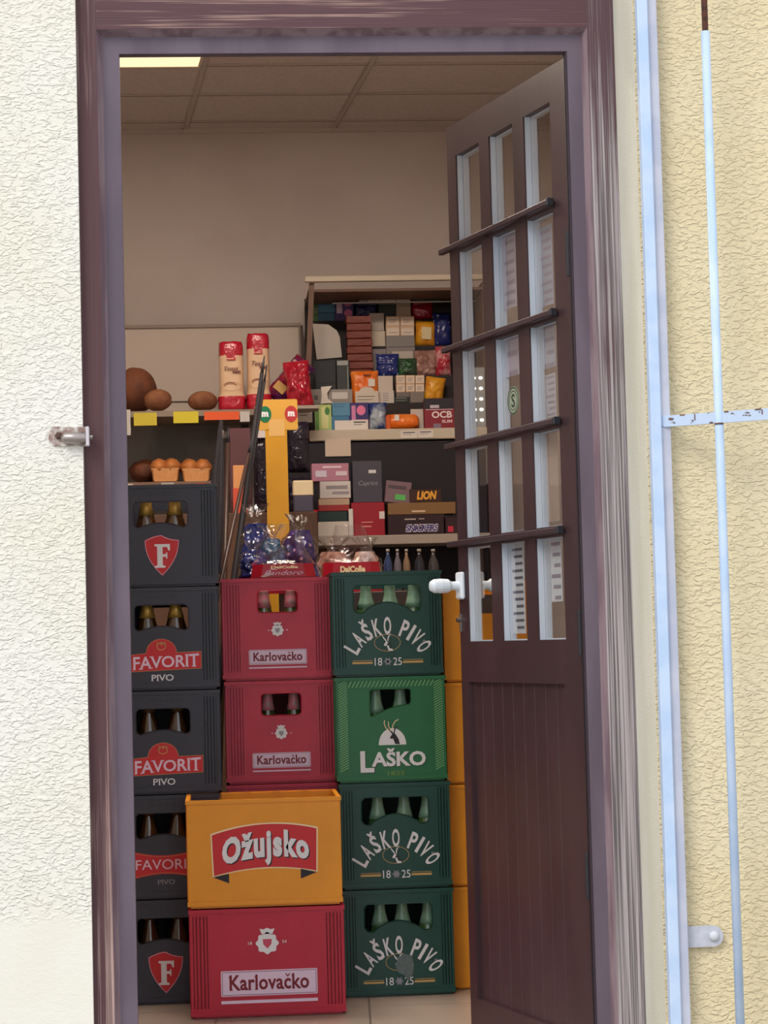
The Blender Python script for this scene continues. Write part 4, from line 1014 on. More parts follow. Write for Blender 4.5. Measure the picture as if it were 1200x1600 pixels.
# lying red bags: stand on the shelf / rack side
def bag(px4, Y, m, label, cat='snack bag', seed=0, d=.06, rot=0, amp=.10, group='bagged goods on the shelves', name='snack_bag', rest=None, deco=None, lean=0):
    cx, zb, w, h = slot(*px4, Y)
    if rest is not None: h += zb-rest; zb = rest
    mb = pillow_mb(w, h, d, seed, amp)
    if deco is None:
        o = mb.build(name, m, smooth=True); o.location = (cx, Y+d/2, zb); o.rotation_euler = (lean, rot, 0); return props(o, label, cat, group)
    t = thing(name, label, cat, (cx, Y+d/2, zb), 0, group); t.rotation_euler = (lean, rot, 0)
    part(mb, 'wrapper', m, t, smooth=True)
    for (nm, x0, x1, z0, z1, dm) in deco:
        q = MB().box(x0*w, x1*w, -d*.5-.0025, -d*.5-.001, z0*h, z1*h); part(q, nm, dm, t)
    return t
foilred = mat('red_foil_bag', (176, 22, 48), .18, spec=.8, bump=.01, bscale=28)
pbag = blend('purple_red_bag', (150, 24, 54), (84, 34, 90), 14, lo=.4, hi=.6, rough=.2, bump=.008, bs=30)
# ================================================================ DISPLAY RACK
Yr = 8.10
RX0 = at(484, 560, Yr).x; RX1 = 1.0
ZL = at(600, 672, Yr).z; ZTp = at(600, 434, Yr).z
rack = thing('display_rack', 'open stepped display rack of small packets with a cream top rail', 'shelf unit', (RX0, Yr, 0)); RL = (RX0, Yr, 0)
brownw = mat('rack_brown', (110, 84, 70), .6, var=.1)
darkp = mat('rack_dark', (44, 38, 40), .7)
rel(part(MB().box(RX0-.012, RX1, Yr-.03, Yr-.004, ZTp-.016, ZTp+.005, c=.002), 'top_rail', mat('rack_cream', (196, 184, 164), .5), rack, 'cream top rail'), RL)
rel(part(MB().box(RX0, RX1, 8.45, 8.47, .6, ZTp-.02), 'back_panel', darkp, rack), RL)
mb = MB(); a_ = at(490, 440, Yr); b_ = at(478, 625, Yr)
rel(part(MB().prism([(at(483, 440, Yr).x, ZTp-.016), (at(491, 440, Yr).x, ZTp-.016), (at(482, 660, Yr).x, ZL), (at(474, 660, Yr).x, ZL)], Yr-.004, Yr+.02), 'side_frame', brownw, rack, 'leaning brown side board'), RL)
rel(part(MB().box(RX0, RX1, Yr+.0, Yr+.35, ZTp-.05, ZTp-.04), 'top_board', brownw, rack), RL)
rel(part(MB().box(RX1, RX1+.015, Yr-.003, 8.47, .6, ZTp-.02), 'side_panel', brownw, rack), RL)
rel(part(MB().box(RX0-.010, RX1, Yr-.045, Yr-.02, at(600, 689, Yr).z, ZL, c=.003), 'front_board', mat('rack_cream', (1, 1, 1)), rack, 'cream front board of the lowest step'), RL)
TY = [Yr-.015, Yr+.07, Yr+.15, Yr+.22, Yr+.30]; TP = [672, 630, 588, 541, 500]
TZ = [at(600, p, y).z for p, y in zip(TP, TY)]
mb = MB()
for i in range(5):
    ye = TY[i+1] if i < 4 else 8.45
    mb.box(RX0+.004, RX1, TY[i]-.005, ye+.002, (TZ[i-1] if i else TZ[0]-.02)+.0004, TZ[i]-.0005)
rel(part(mb, 'stepped_shelf', darkp, rack), RL)
gz = at(620, 473, Yr+.22).z
rel(part(MB().box(RX0+.10, RX1, Yr+.20, 8.45, gz-.004, gz), 'glass_shelf', M['glass'], rack), RL)
rel(part(MB().box(RX0+.10, RX1, Yr+.196, Yr+.1995, gz-.004, gz), 'shelf_edge', mat('glass_edge', (196, 196, 190), .2, spec=.8), rack, 'bright shelf edge'), RL)
rel(part(MB().box(RX0+.02, RX0+.05, 8.43, 8.46, 0, .6).box(RX1-.05, RX1-.02, 8.43, 8.46, 0, .6), 'stand_leg', brownw, rack), RL)
# pale side strip left of the rack: edge post
JIT = random.Random(3)
def tierbox(px4, tier, col, label, cat='box', name='carton', d=.05, decos=(), yoff=0, onz=None, rot=0, rough=.5, group='packets on the display rack', m=None):
    Y = TY[tier]+yoff; cx, zb, w, h = slot(*px4, Y)
    base = TZ[tier] if onz is None else onz
    top = zb+h; zb = base; h = top-base
    d = min(d, (TY[tier+1] if tier < 4 else 8.44)-Y-.004)
    mt = m or hexm(col, rough)
    if not decos:
        o = MB().box(-w/2, w/2, 0, d, 0, h, c=.0012).build(name, mt); o.location = (cx, Y+.003, zb); o.rotation_euler = (0, rot, JIT.uniform(-.05, .05)); props(o, label, cat, group); return o, top
    t = thing(name, label, cat, (cx, Y+.003, zb), 0, group); t.rotation_euler = (0, rot, JIT.uniform(-.05, .05))
    part(MB().box(-w/2, w/2, 0, d, 0, h, c=.0012), 'box_body', mt, t)
    for dc in decos:
        nm, x0, x1, z0, z1, c2 = dc[:6]
        yv = -.0008-.0005*decos.index(dc)
        if nm.startswith('text:'):
            q = MB(); text_into(q, nm[5:], (x0+x1)/2*w, (z0+z1)/2*h, (x1-x0)*w, (z1-z0)*h, yv, .03); part(q, 'lettering', hexm(c2), t)
        elif nm.startswith('disc'):
            q = MB(); q.add([(x, yv, z) for x, z in arc((x0+x1)/2*w, (z0+z1)/2*h, (x1-x0)*w/2, (z1-z0)*h/2, 0, 360, 20)[:-1]], [tuple(range(20))]); part(q, 'round_print', hexm(c2), t)
        elif nm == 'lines':
            q = MB()
            nl = dc[6] if len(dc) > 6 else 4
            for k in range(nl): zz = (z0+(z1-z0)*(k+.5)/nl)*h; q.box(x0*w, x1*w*(.6+.4*((k*7) % 3)/2), yv, yv+.0003, zz-.0008, zz+.0008)
            part(q, 'fine_print', hexm(c2), t)
        else:
            q = MB().box(x0*w, x1*w, yv, -.0002, z0*h, z1*h); part(q, nm, hexm(c2), t)
    return t, top
CREAM = (214, 200, 186); WHT = (222, 214, 206)
# bottom tier
tierbox((492, 632, 518, 672), 0, (176, 196, 120), 'green and yellow upright packet at the left end of the lowest step', decos=[('stripe', -.45, -.25, .02, .98, (98, 150, 70)), ('stripe', -.1, .3, .1, .9, (214, 214, 150)), ('disc', .1, .4, .6, .9, (70, 130, 60))])
_, z = tierbox((518, 650, 547, 672), 0, (66, 122, 158), 'lower light blue box on the lowest step, behind a white price card', d=.04)
tierbox((519, 629, 547, 650), 0, (84, 140, 172), 'upper light blue box stacked on the lowest step', onz=z+.0005, d=.04, decos=[('lines', -.4, .3, .6, .95, (40, 80, 120), 2)])
tag_card((523, 657, 549, 672), TY[0]-.006, WHT, 'blank white price card leaning on the light blue boxes', grp='price cards standing among the packets')
tierbox((545, 629, 576, 672), 0, (60, 50, 110), 'purple lighter display packet with pink print, beside the light blue boxes', d=.05, decos=[('disc', -.1, .35, .55, .9, (226, 120, 160)), ('stripe', -.35, -.15, .1, .9, (206, 130, 170)), ('stripe', -.2, .48, .0, .4, (206, 110, 150))])
tag_card((549, 656, 575, 671), TY[0]-.006, WHT, 'white price card standing before the purple packet', 2, grp='price cards standing among the packets')
sil = blend('silver_blue', (170, 180, 190), (40, 60, 120), 22, rough=.2, bump=.006, bs=40)
bag((576, 628, 605, 672), TY[0], sil, 'silver and blue foil bag standing on the lowest step', seed=3, d=.045, rest=TZ[0])
orange = blend('orange_pouch', (232, 110, 30), (238, 138, 60), 14, rough=.3, bump=.004, bs=40)
mb = MB(); cx, zb, w, h = slot(603, 645, 655, 671, TY[0]); mb.lathe([(h*.30, -w*.5), (h*.47, -w*.42), (h*.5, -w*.2), (h*.49, w*.2), (h*.46, w*.42), (h*.30, w*.5)], 0, h*.5, h*.5, 18, axis='x')
t = thing('tobacco_pouch', 'orange rolled pouch lying on the lowest step left of the dark red box', 'pouch', (cx, TY[0], TZ[0]), 0, 'packets on the display rack')
part(mb, 'roll', orange, t, smooth=True); part(MB().box(-w*.24, -w*.10, -.002, h*.2, h*.55, h*.9), 'label_patch', hexm(WHT), t); part(MB().box(-w*.5, -w*.34, 0, h*.5, .0, h*.9, c=.004), 'flap', hexm((206, 90, 36)), t)
tierbox((642, 639, 662, 672), 0, (196, 184, 174), 'plain pale card standing left of the dark red rolling paper box', d=.01, yoff=.03)
ocb, _ = tierbox((663, 622, 710, 672), 0, (134, 26, 44), 'dark red and black rolling paper box at the right end of the lowest step', d=.06, decos=[('black_top', -.5, .5, .66, .999, (36, 28, 40)), ('text:OCB', -.25, .42, .36, .58, (232, 214, 214)), ('text:SLIM', .08, .42, .20, .30, (232, 200, 204)), ('grey_patch', -.2, .05, .04, .18, (130, 110, 130)), ('stripe', -.45, .45, .62, .645, (206, 180, 190)), ('peak', -.3, .0, .68, .78, (190, 180, 190))])
# price cards on the front board
tag_card((626, 673, 652, 685), Yr-.0465, (216, 208, 200), 'left of the two white price tags on the cream front board', 2)
tag_card((653, 672, 677, 684), Yr-.0465, (216, 208, 200), 'right of the two white price tags on the cream front board', 2)
o = tag_card((508, 685, 548, 713), Yr-.0465, (206, 188, 168), 'handwritten paper note hanging from the cream front board', 0, name='paper_note'); o['category'] = 'note'; del o['group']
tag_card((465, 638, 488, 660), Yr-.050, WHT, 'white price tag left of the rack beside the yellow display stand', 2)
cx, zb, w, h = slot(460, 655, 492, 670, Yr)
# second tier
tierbox((473, 608, 503, 632), 1, (140, 130, 124), 'grey cardboard tray at the left end of the second step', decos=[('slot', -.3, -.1, .3, .6, (90, 80, 78)), ('slot', .1, .3, .3, .6, (90, 80, 78))])
tierbox((513, 608, 551, 632), 1, (150, 142, 136), 'grey box with a white label on the second step', decos=[('white_label', -.35, .3, .35, .8, (206, 200, 194))])
cx, zb, w, h = slot(501, 602, 520, 630, TY[1]-.02)
o = MB().prism([(-w/2, 0), (w/2, .004), (w*.1, h*.3), (w*.05, h*.6), (w*.45, h), (-w*.45, h*.96), (-w*.4, h*.5)], 0, .0012).build('paper_strip', hexm((222, 212, 200))); o.location = (cx, TY[1]-.012, TZ[1]); props(o, 'curled white paper strip leaning against the grey tray', 'paper')
tierbox((555, 611, 592, 631), 1, (210, 196, 180), 'cream price card with a rounded top under the orange pouch', d=.01, decos=[('disc', -.32, .32, .62, 1.35, (210, 196, 180)), ('lines', -.4, .4, .2, .7, (70, 60, 60), 2)])
tierbox((595, 610, 616, 632), 1, (200, 190, 182), 'white box with barcode under the plain white box', d=.04, decos=[('lines', -.35, .1, .15, .85, (60, 54, 58), 4)])
tierbox((616, 620, 641, 646), 1, (38, 46, 44), 'dark green box left of the rolling paper box top', d=.04, decos=[('text:Marlboro' if False else 'stripe', -.4, .3, .75, .85, (150, 150, 140)), ('lines', -.4, .4, .3, .5, (110, 120, 110), 2)])
tierbox((641, 612, 663, 640), 1, (128, 118, 110), 'grey blank box behind the dark red box', d=.03)
# third tier
dk = (34, 38, 44)
tierbox((492, 563, 525, 604), 2, dk, 'black box stack at the left of the third step', d=.05, yoff=-.04, decos=[('edge', -.5, .5, .48, .51, (20, 22, 28))], onz=TZ[1]+.0)
tierbox((526, 562, 546, 600), 2, (52, 58, 56), 'dark metal tin with a pale lid right of the black boxes', d=.04, yoff=-.04, onz=TZ[1], decos=[('lid', -.45, .4, .88, .98, (160, 164, 160)), ('glint', .34, .4, .2, .85, (150, 160, 156))])
tp = bag((549, 578, 592, 610), TY[1]+.0, orange, 'orange pouch bag standing above the rounded price card', 'pouch', 5, .045, rest=TZ[1], name='tobacco_pouch', deco=[('white_patch', .12, .36, .52, .74, hexm(WHT)), ('hang_slot', -.05, .22, .84, .88, hexm((120, 50, 30)))])
tp.location.y += .012
tierbox((591, 587, 614, 610), 1, (198, 186, 174), 'plain white box above the barcode box', d=.045, yoff=.012, onz=TZ[1])
def cartons(px4, tier, nx, nz, lab, yoff=0, z0=None, d=.055):
    x0, y0, x1, y1 = px4; n = 0
    rown = ['lower', 'upper'] if nz == 2 else ['only']
    cn = {2: ['left', 'right'], 3: ['left', 'middle', 'right']}[nx]
    Y = TY[tier]+yoff; zprev = TZ[tier] if z0 is None else z0
    for j in range(nz):
        for i in range(nx):
            a = x0+(x1-x0)*i/nx; b_ = x0+(x1-x0)*(i+1)/nx; c = y1-(y1-y0)*(j+1)/nz; e = y1-(y1-y0)*j/nz
            _, top = tierbox((a, c, b_-.6, e), tier, (212, 180, 150), f'{rown[j]} {cn[i]} small cream carton {lab}', d=d, yoff=yoff, onz=zprev, decos=[('pale_front', -.42, .42, .12, .88, (224, 208, 190)), ('lines', -.3, .3, .25, .75, (120, 90, 80), 3)], group='small cream cartons on the display rack')
        zprev = top+.0004
_, zb_ = tierbox((619, 613, 664, 630), 1, (120, 110, 106), 'low grey box under the right block of cream cartons', d=.04, yoff=.036)
cartons((619, 586, 664, 613), 1, 3, 2, 'in the block above the dark green box', yoff=.036, z0=zb_+.0005, d=.038)
yel = blend('yellow_bag', (226, 164, 40), (206, 130, 40), 12, rough=.28, bump=.005, bs=40)
bag((661, 588, 692, 622), TY[1]+.01, yel, 'small yellow tobacco bag above the dark red box', seed=8, d=.04, rest=TZ[1], rot=.15)
bag((668, 578, 704, 600), TY[2]+.02, M['cello'], 'crumpled clear plastic bag at the right of the third step', seed=9, d=.05, rest=TZ[2], amp=.3)
# fourth tier
pouch = mat('brown_pouch', (122, 52, 36), .5, var=.18, vscale=14, bump=.002, bscale=40)
cx, zb, w, h = slot(543, 493, 582, 582, TY[2])
zz = TZ[2]; hz_ = (zb+h-TZ[2])/8
for k in range(8):
    o = MB(); q = h*.0
    dzl = .010+.006*((k*5) % 3); 
    o.add([(-w/2, 0, 0), (w/2, 0, 0), (w/2, .002, hz_), (-w/2, .002, hz_-.0)], [(0, 1, 2, 3)])
    pb = MB().box(-w/2, w/2, .0, .05, .001, hz_-.0008, c=.003)
    # folded flap slanting over the front
    s_ = 1 if k % 2 else -1
    pb.add([(-w/2, -.0015, hz_-.002), (w/2, -.0015, hz_-.002), (w/2*s_, -.003, .002)], [(0, 1, 2)]) if s_ > 0 else pb.add([(-w/2, -.0015, hz_-.002), (w/2, -.0015, hz_-.002), (-w/2, -.003, .002)], [(0, 1, 2)])
    ob = pb.build('tobacco_pouch', pouch); ob.location = (cx+random.uniform(-.003, .003), TY[2]+.004-.0*k, zz); zz += hz_
    props(ob, ('bottom' if k == 0 else 'topmost' if k == 7 else ['', 'second', 'third', 'fourth', 'fifth', 'sixth', 'seventh'][k]+' from the bottom')+' of the stacked brown leather-look pouches', 'pouch', 'stacked brown pouches on the display rack')
cx, zb, w, h = slot(489, 505, 534, 561, TY[2]+.0)
cd = MB().prism([(-w*.38, 0), (w*.5, h*.05), (w*.44, h*.62), (w*.34, h*.80), (w*.05, h*.97), (-w*.5, h)], 0, .0015).build('rounded_card', hexm((186, 178, 170), .6)); cd.location = (cx, TY[2]+.006, TZ[2]+.0); cd.rotation_euler = (-.0, 0, 0)
cd.location.z = zb; props(cd, 'large blank grey-white card with one rounded corner at the left of the rack', 'card')
tierbox((494, 558, 534, 590), 2, (30, 30, 36), 'black box behind the foot of the rounded card', d=.04, yoff=.012)
cd.location.z = zb
_, z = tierbox((580, 517, 602, 541), 3, (206, 192, 172), 'lower cream box of the pair beside the brown pouches', d=.05)
tierbox((578, 489, 600, 515), 3, (176, 166, 156), 'upper grey-cream box of the pair beside the brown pouches', d=.05, onz=z+.0005, decos=[('lines', -.4, .3, .45, .5, (150, 140, 132), 1)])
tierbox((582, 545, 604, 590), 2, (128, 120, 122), 'grey box under the cream box pair', d=.03, yoff=.038)
tierbox((604, 524, 649, 590), 2, (134, 128, 126), 'grey box block under the cream cartons', d=.03, yoff=.038, decos=[('gap', -.5, .5, .72, .735, (80, 74, 76)), ('pale_flap', -.3, .42, .45, .62, (186, 178, 168))])
cartons((603, 494, 648, 524), 3, 2, 2, 'in the block left of the yellow bag', yoff=.0)
stars = speckle('blue_star_film', (40, 52, 120), (190, 190, 200), 60, .2, .2)
bag((588, 552, 624, 588), TY[2]-.002, stars, 'blue speckled plastic bag under the grey boxes', seed=11, d=.04, rest=TZ[2], amp=.2)
bag((622, 559, 653, 588), TY[2]-.002, blend('green_film', (34, 84, 44), (60, 70, 60), 16, rough=.2, bump=.006), 'dark green plastic bag left of the pink clear bag', seed=12, d=.035, rest=TZ[2], amp=.2)
C.objects[-1]
bag((648, 546, 684, 590), TY[2]+.0, blend('pink_film', (150, 110, 100), (190, 150, 140), 14, rough=.12, bump=.008), 'pinkish clear crumpled bag beneath the yellow labelled bag', seed=13, d=.05, rest=TZ[2], amp=.25)
bag((681, 540, 706, 588), TY[2]+.0, blend('redwhite_film', (180, 40, 60), (210, 150, 150), 26, rough=.2, bump=.006), 'red and pink patterned bag at the right edge of the rack', seed=14, d=.05, rest=TZ[2])
bag((648, 500, 681, 546), TY[3], yel, 'yellow bag with a pale label beside the cream cartons', seed=15, d=.05, rest=TZ[3], rot=.06, deco=[('pale_label', -.2, .25, .25, .72, hexm((222, 206, 160)))])
bag((677, 488, 706, 541), TY[3], speckle('blue_check_film', (34, 44, 110), (170, 180, 210), 45, .25, .2), 'blue bag with pale squares at the upper right of the rack', seed=16, d=.05, rest=TZ[3])
bag((643, 476, 678, 502), TY[4], foilred, 'shiny red bag above the yellow labelled bag', seed=17, d=.05, rest=TZ[4])
for k, (c, nm) in enumerate((((62, 110, 140), 'bottom'), ((74, 124, 156), 'middle'), ((88, 136, 166), 'topmost'))):
    y1 = 500-k*11.6
    z = TZ[4] if k == 0 else z+.0005
    _, z = tierbox((497, y1-11.6, 523, y1), 4, c, nm+' small blue box at the upper left of the rack', onz=z, d=.05, group='small blue boxes on the display rack')
z = None
for k in range(3):
    y1 = 500-k*10
    zz0 = TZ[4] if k == 0 else z+.0005
    _, z = tierbox((487, y1-10, 497, y1), 4, ((70, 110, 66), (120, 140, 110), (60, 96, 60))[k], ['bottom', 'middle', 'topmost'][k]+' narrow green box left of the small blue boxes', onz=zz0, d=.05, group='narrow green boxes on the display rack')
tierbox((523, 462, 552, 502), 4, (70, 54, 110), 'pink and purple candy packet beside the small blue boxes', d=.04, decos=[('white_bar', -.4, -.1, .3, .9, (220, 190, 210)), ('disc', -.05, .45, .55, .9, (214, 110, 160)), ('disc', .0, .45, .15, .45, (206, 110, 160))])
bag((551, 474, 592, 500), TY[4]+.01, mat('navy_film', (36, 34, 84), .2, bump=.006, bscale=40), 'dark blue foil bag under the glass shelf', seed=18, d=.05, rest=TZ[4])
tierbox((592, 478, 618, 502), 4, (44, 50, 46), 'dark green box between the blue bag and the cream box', d=.05)
tierbox((619, 474, 642, 502), 4, (190, 168, 146), 'plain cream box right of the dark green box', d=.05)
# things on the glass shelf
def onglass(px4, col, label, **k):
    Y = Yr+.215; cx, zb, w, h = slot(*px4, Y); o = MB().box(-w/2, w/2, 0, .06, 0, max(.008, zb+h-gz), c=.001).build('carton', hexm(col)); o.location = (cx, Y, gz+.0003); return props(o, label, 'box', 'boxes on the glass shelf')
onglass((561, 463, 574, 473), (150, 150, 140), 'smallest pale grey box on the glass shelf at left')
onglass((575, 464, 594, 473), (196, 186, 170), 'first cream box on the glass shelf from the left')
onglass((595, 465, 618, 473), (204, 196, 182), 'second cream box on the glass shelf from the left')
onglass((619, 464, 641, 473), (190, 182, 170), 'third cream box on the glass shelf from the left')
onglass((646, 456, 690, 473), (30, 32, 32), 'black box under white paper on the glass shelf at right')
cx, zb, w, h = slot(647, 450, 702, 457, Yr+.215); o = MB().box(-w/2, w/2, 0, .07, 0, .004).build('paper_sheet', hexm((224, 216, 206))); o.location = (cx, Yr+.21, gz+.0003+(at(668, 456, Yr+.215).z-gz)+.0004); o.rotation_euler = (0, -.06, 0); props(o, 'white folded paper lying on the black box under the top rail', 'paper')
# red bags at the left of the rack
tb = bag((424, 560, 462, 634), 8.02, pbag, 'purple and red toast bag lying tilted beside the upright bread bags', 'bread bag', 21, .08, rot=.72, group='bags of toast bread', name='toast_bread_bag', rest=S1+.0005, amp=.18, deco=[('window', -.36, .15, .16, .34, mat('bread_window', (206, 160, 90), .4)), ('pale_band', -.42, .42, .80, .86, hexm((206, 150, 160)))])
tb.location.z = S1+.043; tb.location.x -= .035; tb.location.y += .03
tb = bag((450, 562, 490, 634), 7.93, foilred, 'shiny crumpled red bag against the rack side board', 'bread bag', 23, .07, rot=-.10, amp=.28, group='bags of toast bread', name='toast_bread_bag', rest=S1+.0005)

SXR2 = at(497, 640, 7.99).x
rel(part(MB().box(SXR, SXR2, 7.90, 8.02, S1-.012, S1), 'shelf_extension', mat('shelf_laminate', (1, 1, 1)), sh), L0)

# ---------------------------------------------------------------- lower shelf with sweets
LZ = at(600, 836, 7.8).z; YL = 7.8; RR = 1.0
ls = thing('sweets_shelf', 'pale shelf with grey front edge carrying chocolate boxes', 'shelf', (.5, YL, 0)); LL = (.5, YL, 0)
rel(part(MB().box(at(497, 840, YL).x, RR-.01, YL, YL+.23, LZ-.034, LZ, c=.002), 'shelf_board', mat('sweets_shelf', (160, 146, 136), .5), ls), LL)
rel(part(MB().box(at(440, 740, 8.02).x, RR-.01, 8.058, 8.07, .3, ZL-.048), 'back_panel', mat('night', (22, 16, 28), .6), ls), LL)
for xx in (at(499, 840, YL).x+.015, RR-.05): rel(part(MB().box(xx-.012, xx+.012, YL+.18, YL+.205, 0, LZ-.034), 'shelf_leg', brownw, ls), LL)
def shbox(px4, col, label, Y=YL+.01, d=.10, decos=(), base=None, rot=0, name='sweets_box', grp='sweets and chocolate boxes on the pale shelf', rough=.4):
    cx, zb, w, h = slot(*px4, Y); top = zb+h; zb = LZ+.0004 if base is None else base; h = top-zb
    t = thing(name, label, 'box', (cx, Y, zb), 0, grp); t.rotation_euler = (0, rot, 0)
    part(MB().box(-w/2, w/2, 0, d, 0, h, c=.0015), 'box_body', hexm(col, rough), t)
    for i, dc in enumerate(decos):
        nm, x0, x1, z0, z1, c2 = dc[:6]; yv = -.0008-.0005*i
        if nm.startswith('text:'):
            q = MB(); text_into(q, nm[5:], (x0+x1)/2*w, (z0+z1)/2*h, (x1-x0)*w, (z1-z0)*h, yv, dc[6] if len(dc) > 6 else .03, shear=dc[7] if len(dc) > 7 else 0); part(q, 'lettering', hexm(c2), t)
        else:
            q = MB().box(x0*w, x1*w, yv, -.0002, z0*h, z1*h); part(q, nm, hexm(c2), t)
    return t, top
_, z = shbox((606, 804, 694, 836), (44, 22, 28), 'dark brown chocolate bar display box on the pale shelf', decos=[('text:SNICKERS', -.19, .40, .12, .52, (214, 206, 222), .10, .25), ('text:SNICKERS', -.185, .395, .16, .48, (58, 44, 110), .03, .25), ('small_print', -.2, .0, .74, .80, (190, 170, 160)), ('small_print', .05, .15, .76, .80, (190, 170, 160))])
_, z2 = shbox((606, 785, 712, 803), (126, 92, 56), 'brown cardboard tray of bars lying on the dark brown display box', base=z+.0006, Y=YL+.012, decos=[('small_print', -.15, .05, .2, .34, (206, 180, 150))])
shbox((640, 764, 690, 784), (58, 32, 26), 'dark box with bold yellow lettering on the cardboard tray', base=z2+.0006, Y=YL+.02, d=.08, decos=[('text:LION', -.28, .35, .2, .85, (226, 160, 50), .05, .2)])
shbox((696, 808, 716, 836), (48, 26, 32), 'narrow dark box with red print right of the dark brown display box', decos=[('red_print', -.3, .1, .1, .45, (190, 40, 60))])
t, _ = shbox((600, 752, 640, 784), (120, 96, 104), 'pinkish grey packet with a green clover mark on the tray', base=z2+.0006, Y=YL+.03, d=.03, rot=.12, decos=[('grey_band', -.4, .3, .65, .8, (80, 66, 74)), ('green_mark', -.1, .3, .15, .4, (90, 180, 90))])
_, z = shbox((497, 815, 545, 836), (196, 186, 176), 'pale box at the bottom of the left chocolate pile')
_, z = shbox((497, 799, 543, 815), (28, 48, 46), 'dark green flat box on the pale box', base=z+.0006)
_, z = shbox((498, 779, 546, 799), (150, 40, 40), 'dark red box with a beige top band on the dark green box', base=z+.0006, decos=[('beige_band', -.5, .5, .5, .98, (176, 150, 126))])
_, z = shbox((500, 752, 548, 779), (198, 190, 186), 'white crumpled chocolate box with grey script print', base=z+.0006, decos=[('grey_script', -.3, .4, .55, .75, (140, 132, 136)), ('grey_script', -.1, .45, .25, .4, (150, 142, 146))])
_, z = shbox((487, 724, 545, 752), (176, 120, 140), 'pink chocolate box on top of the left chocolate pile', base=z+.0006, decos=[('pale_script', -.2, .3, .75, .84, (226, 206, 214)), ('pale_print', -.4, -.1, .25, .6, (200, 190, 206)), ('pale_print', .15, .45, .3, .55, (210, 190, 200))])
_, z = shbox((549, 785, 601, 836), (150, 24, 40), 'red chocolate box with a white price sticker, right of the chocolate pile', Y=YL+.02, decos=[('white_sticker', .34, .5, .5, .72, (214, 200, 200)), ('small_print', -.2, .1, .25, .3, (206, 120, 120)), ('small_print', -.2, .15, .38, .42, (206, 120, 120))])
shbox((551, 720, 597, 785), (70, 66, 78), 'tall charcoal biscuit box standing on the red chocolate box', Y=YL+.03, base=z+.0006, decos=[('white_sticker', .05, .3, .7, .78, (206, 204, 206)), ('text:Caprice', -.3, .35, .38, .52, (150, 146, 156), .0, .2)])
shbox((545, 795, 552, 836), (206, 200, 196), 'thin white box edge between the dark green box and the red box', d=.06, Y=YL+.005)
cr = foilred
bag((480, 796, 500, 836), YL+.03, red_film, 'small crumpled red bag left of the dark green flat box', seed=31, d=.05, rest=LZ, group='bagged goods on the shelves')
# black foil bags between the stand and the chocolate pile (stand on a low cabinet behind)
cab = thing('low_cabinet', 'dark brown low cabinet standing behind the beer crates', 'cabinet', (at(420, 900, 7.5).x, 7.42, 0))
cbw0, cbw1 = at(392, 850, 7.42).x-.35, at(497, 850, 7.42).x
cz_ = at(440, 800, 7.42).z
part(MB().box(cbw0-cab.location.x, cbw1-cab.location.x, 0, .36, 0, cz_, c=.003), 'cabinet_body', mat('cabinet_brown', (92, 66, 52), .6, var=.15, vscale=5), cab)
part(MB().box(cbw0-cab.location.x+.02, cbw1-cab.location.x-.02, -.004, 0, .05, cz_-.03), 'cabinet_door', mat('cabinet_door', (100, 72, 56), .55, var=.15, vscale=5), cab)
blackfoil = speckle('black_foil', (30, 24, 38), (120, 110, 130), 26, .10, .2, .01, 30)
bag((448, 668, 484, 748), 7.55, blackfoil, 'upper black foil bag right of the yellow display stand', seed=41, d=.06, rest=None)
C.objects[-1].location.z = cz_+.145+.0
bag((446, 745, 486, 803), 7.52, blackfoil, 'lower black foil bag right of the yellow display stand', seed=42, d=.07, rest=cz_)
bag((396, 672, 424, 790), 7.50, blackfoil, 'tall black foil bag left of the yellow display stand', seed=43, d=.06, rest=cz_)
cx, zb, w, h = slot(458, 751, 489, 775, 7.46)
t = thing('biscuit_tin', 'small beige biscuit box left of the pink chocolate box', 'box', (cx, 7.46, cz_)); part(MB().box(-w/2, w/2, 0, .05, 0, zb+h-cz_, c=.004), 'box_body', hexm((70, 66, 84)), t); part(MB().box(-w/2-.001, w/2+.001, -.002, .052, zb-cz_, zb+h-cz_+.001, c=.004), 'box_lid', hexm((214, 196, 160)), t)
# carton and book left of the stand
cx, zb, w, h = slot(364, 723, 385, 768, 7.47)
t = thing('juice_carton', 'small orange and cream carton behind the leaning poles', 'carton', (cx, 7.47, cz_)); hh = zb+h-cz_
part(MB().box(-w/2, w/2, 0, .05, 0, hh*.95, c=.002), 'carton_body', hexm((214, 150, 96)), t); part(MB().box(-w/2-.001, w/2+.001, -.001, .02, .0, hh*.5), 'red_band', hexm((206, 84, 60)), t)
cx, zb, w, h = slot(358, 668, 392, 722, 7.6)
o = MB().box(-w/2, w/2, 0, .03, 0, zb+h-cz_, c=.002).build('folder', mat('plum_folder', (96, 60, 66), .6)); o.location = (cx, 7.62, cz_); props(o, 'plum coloured folder standing behind the leaning poles', 'folder')
o = tag_card((400, 672, 415, 684), 7.49, (206, 196, 196), 'white paper triangle tag beside the black pole above the tall foil bag')
o.location.z = max(o.location.z, 0)
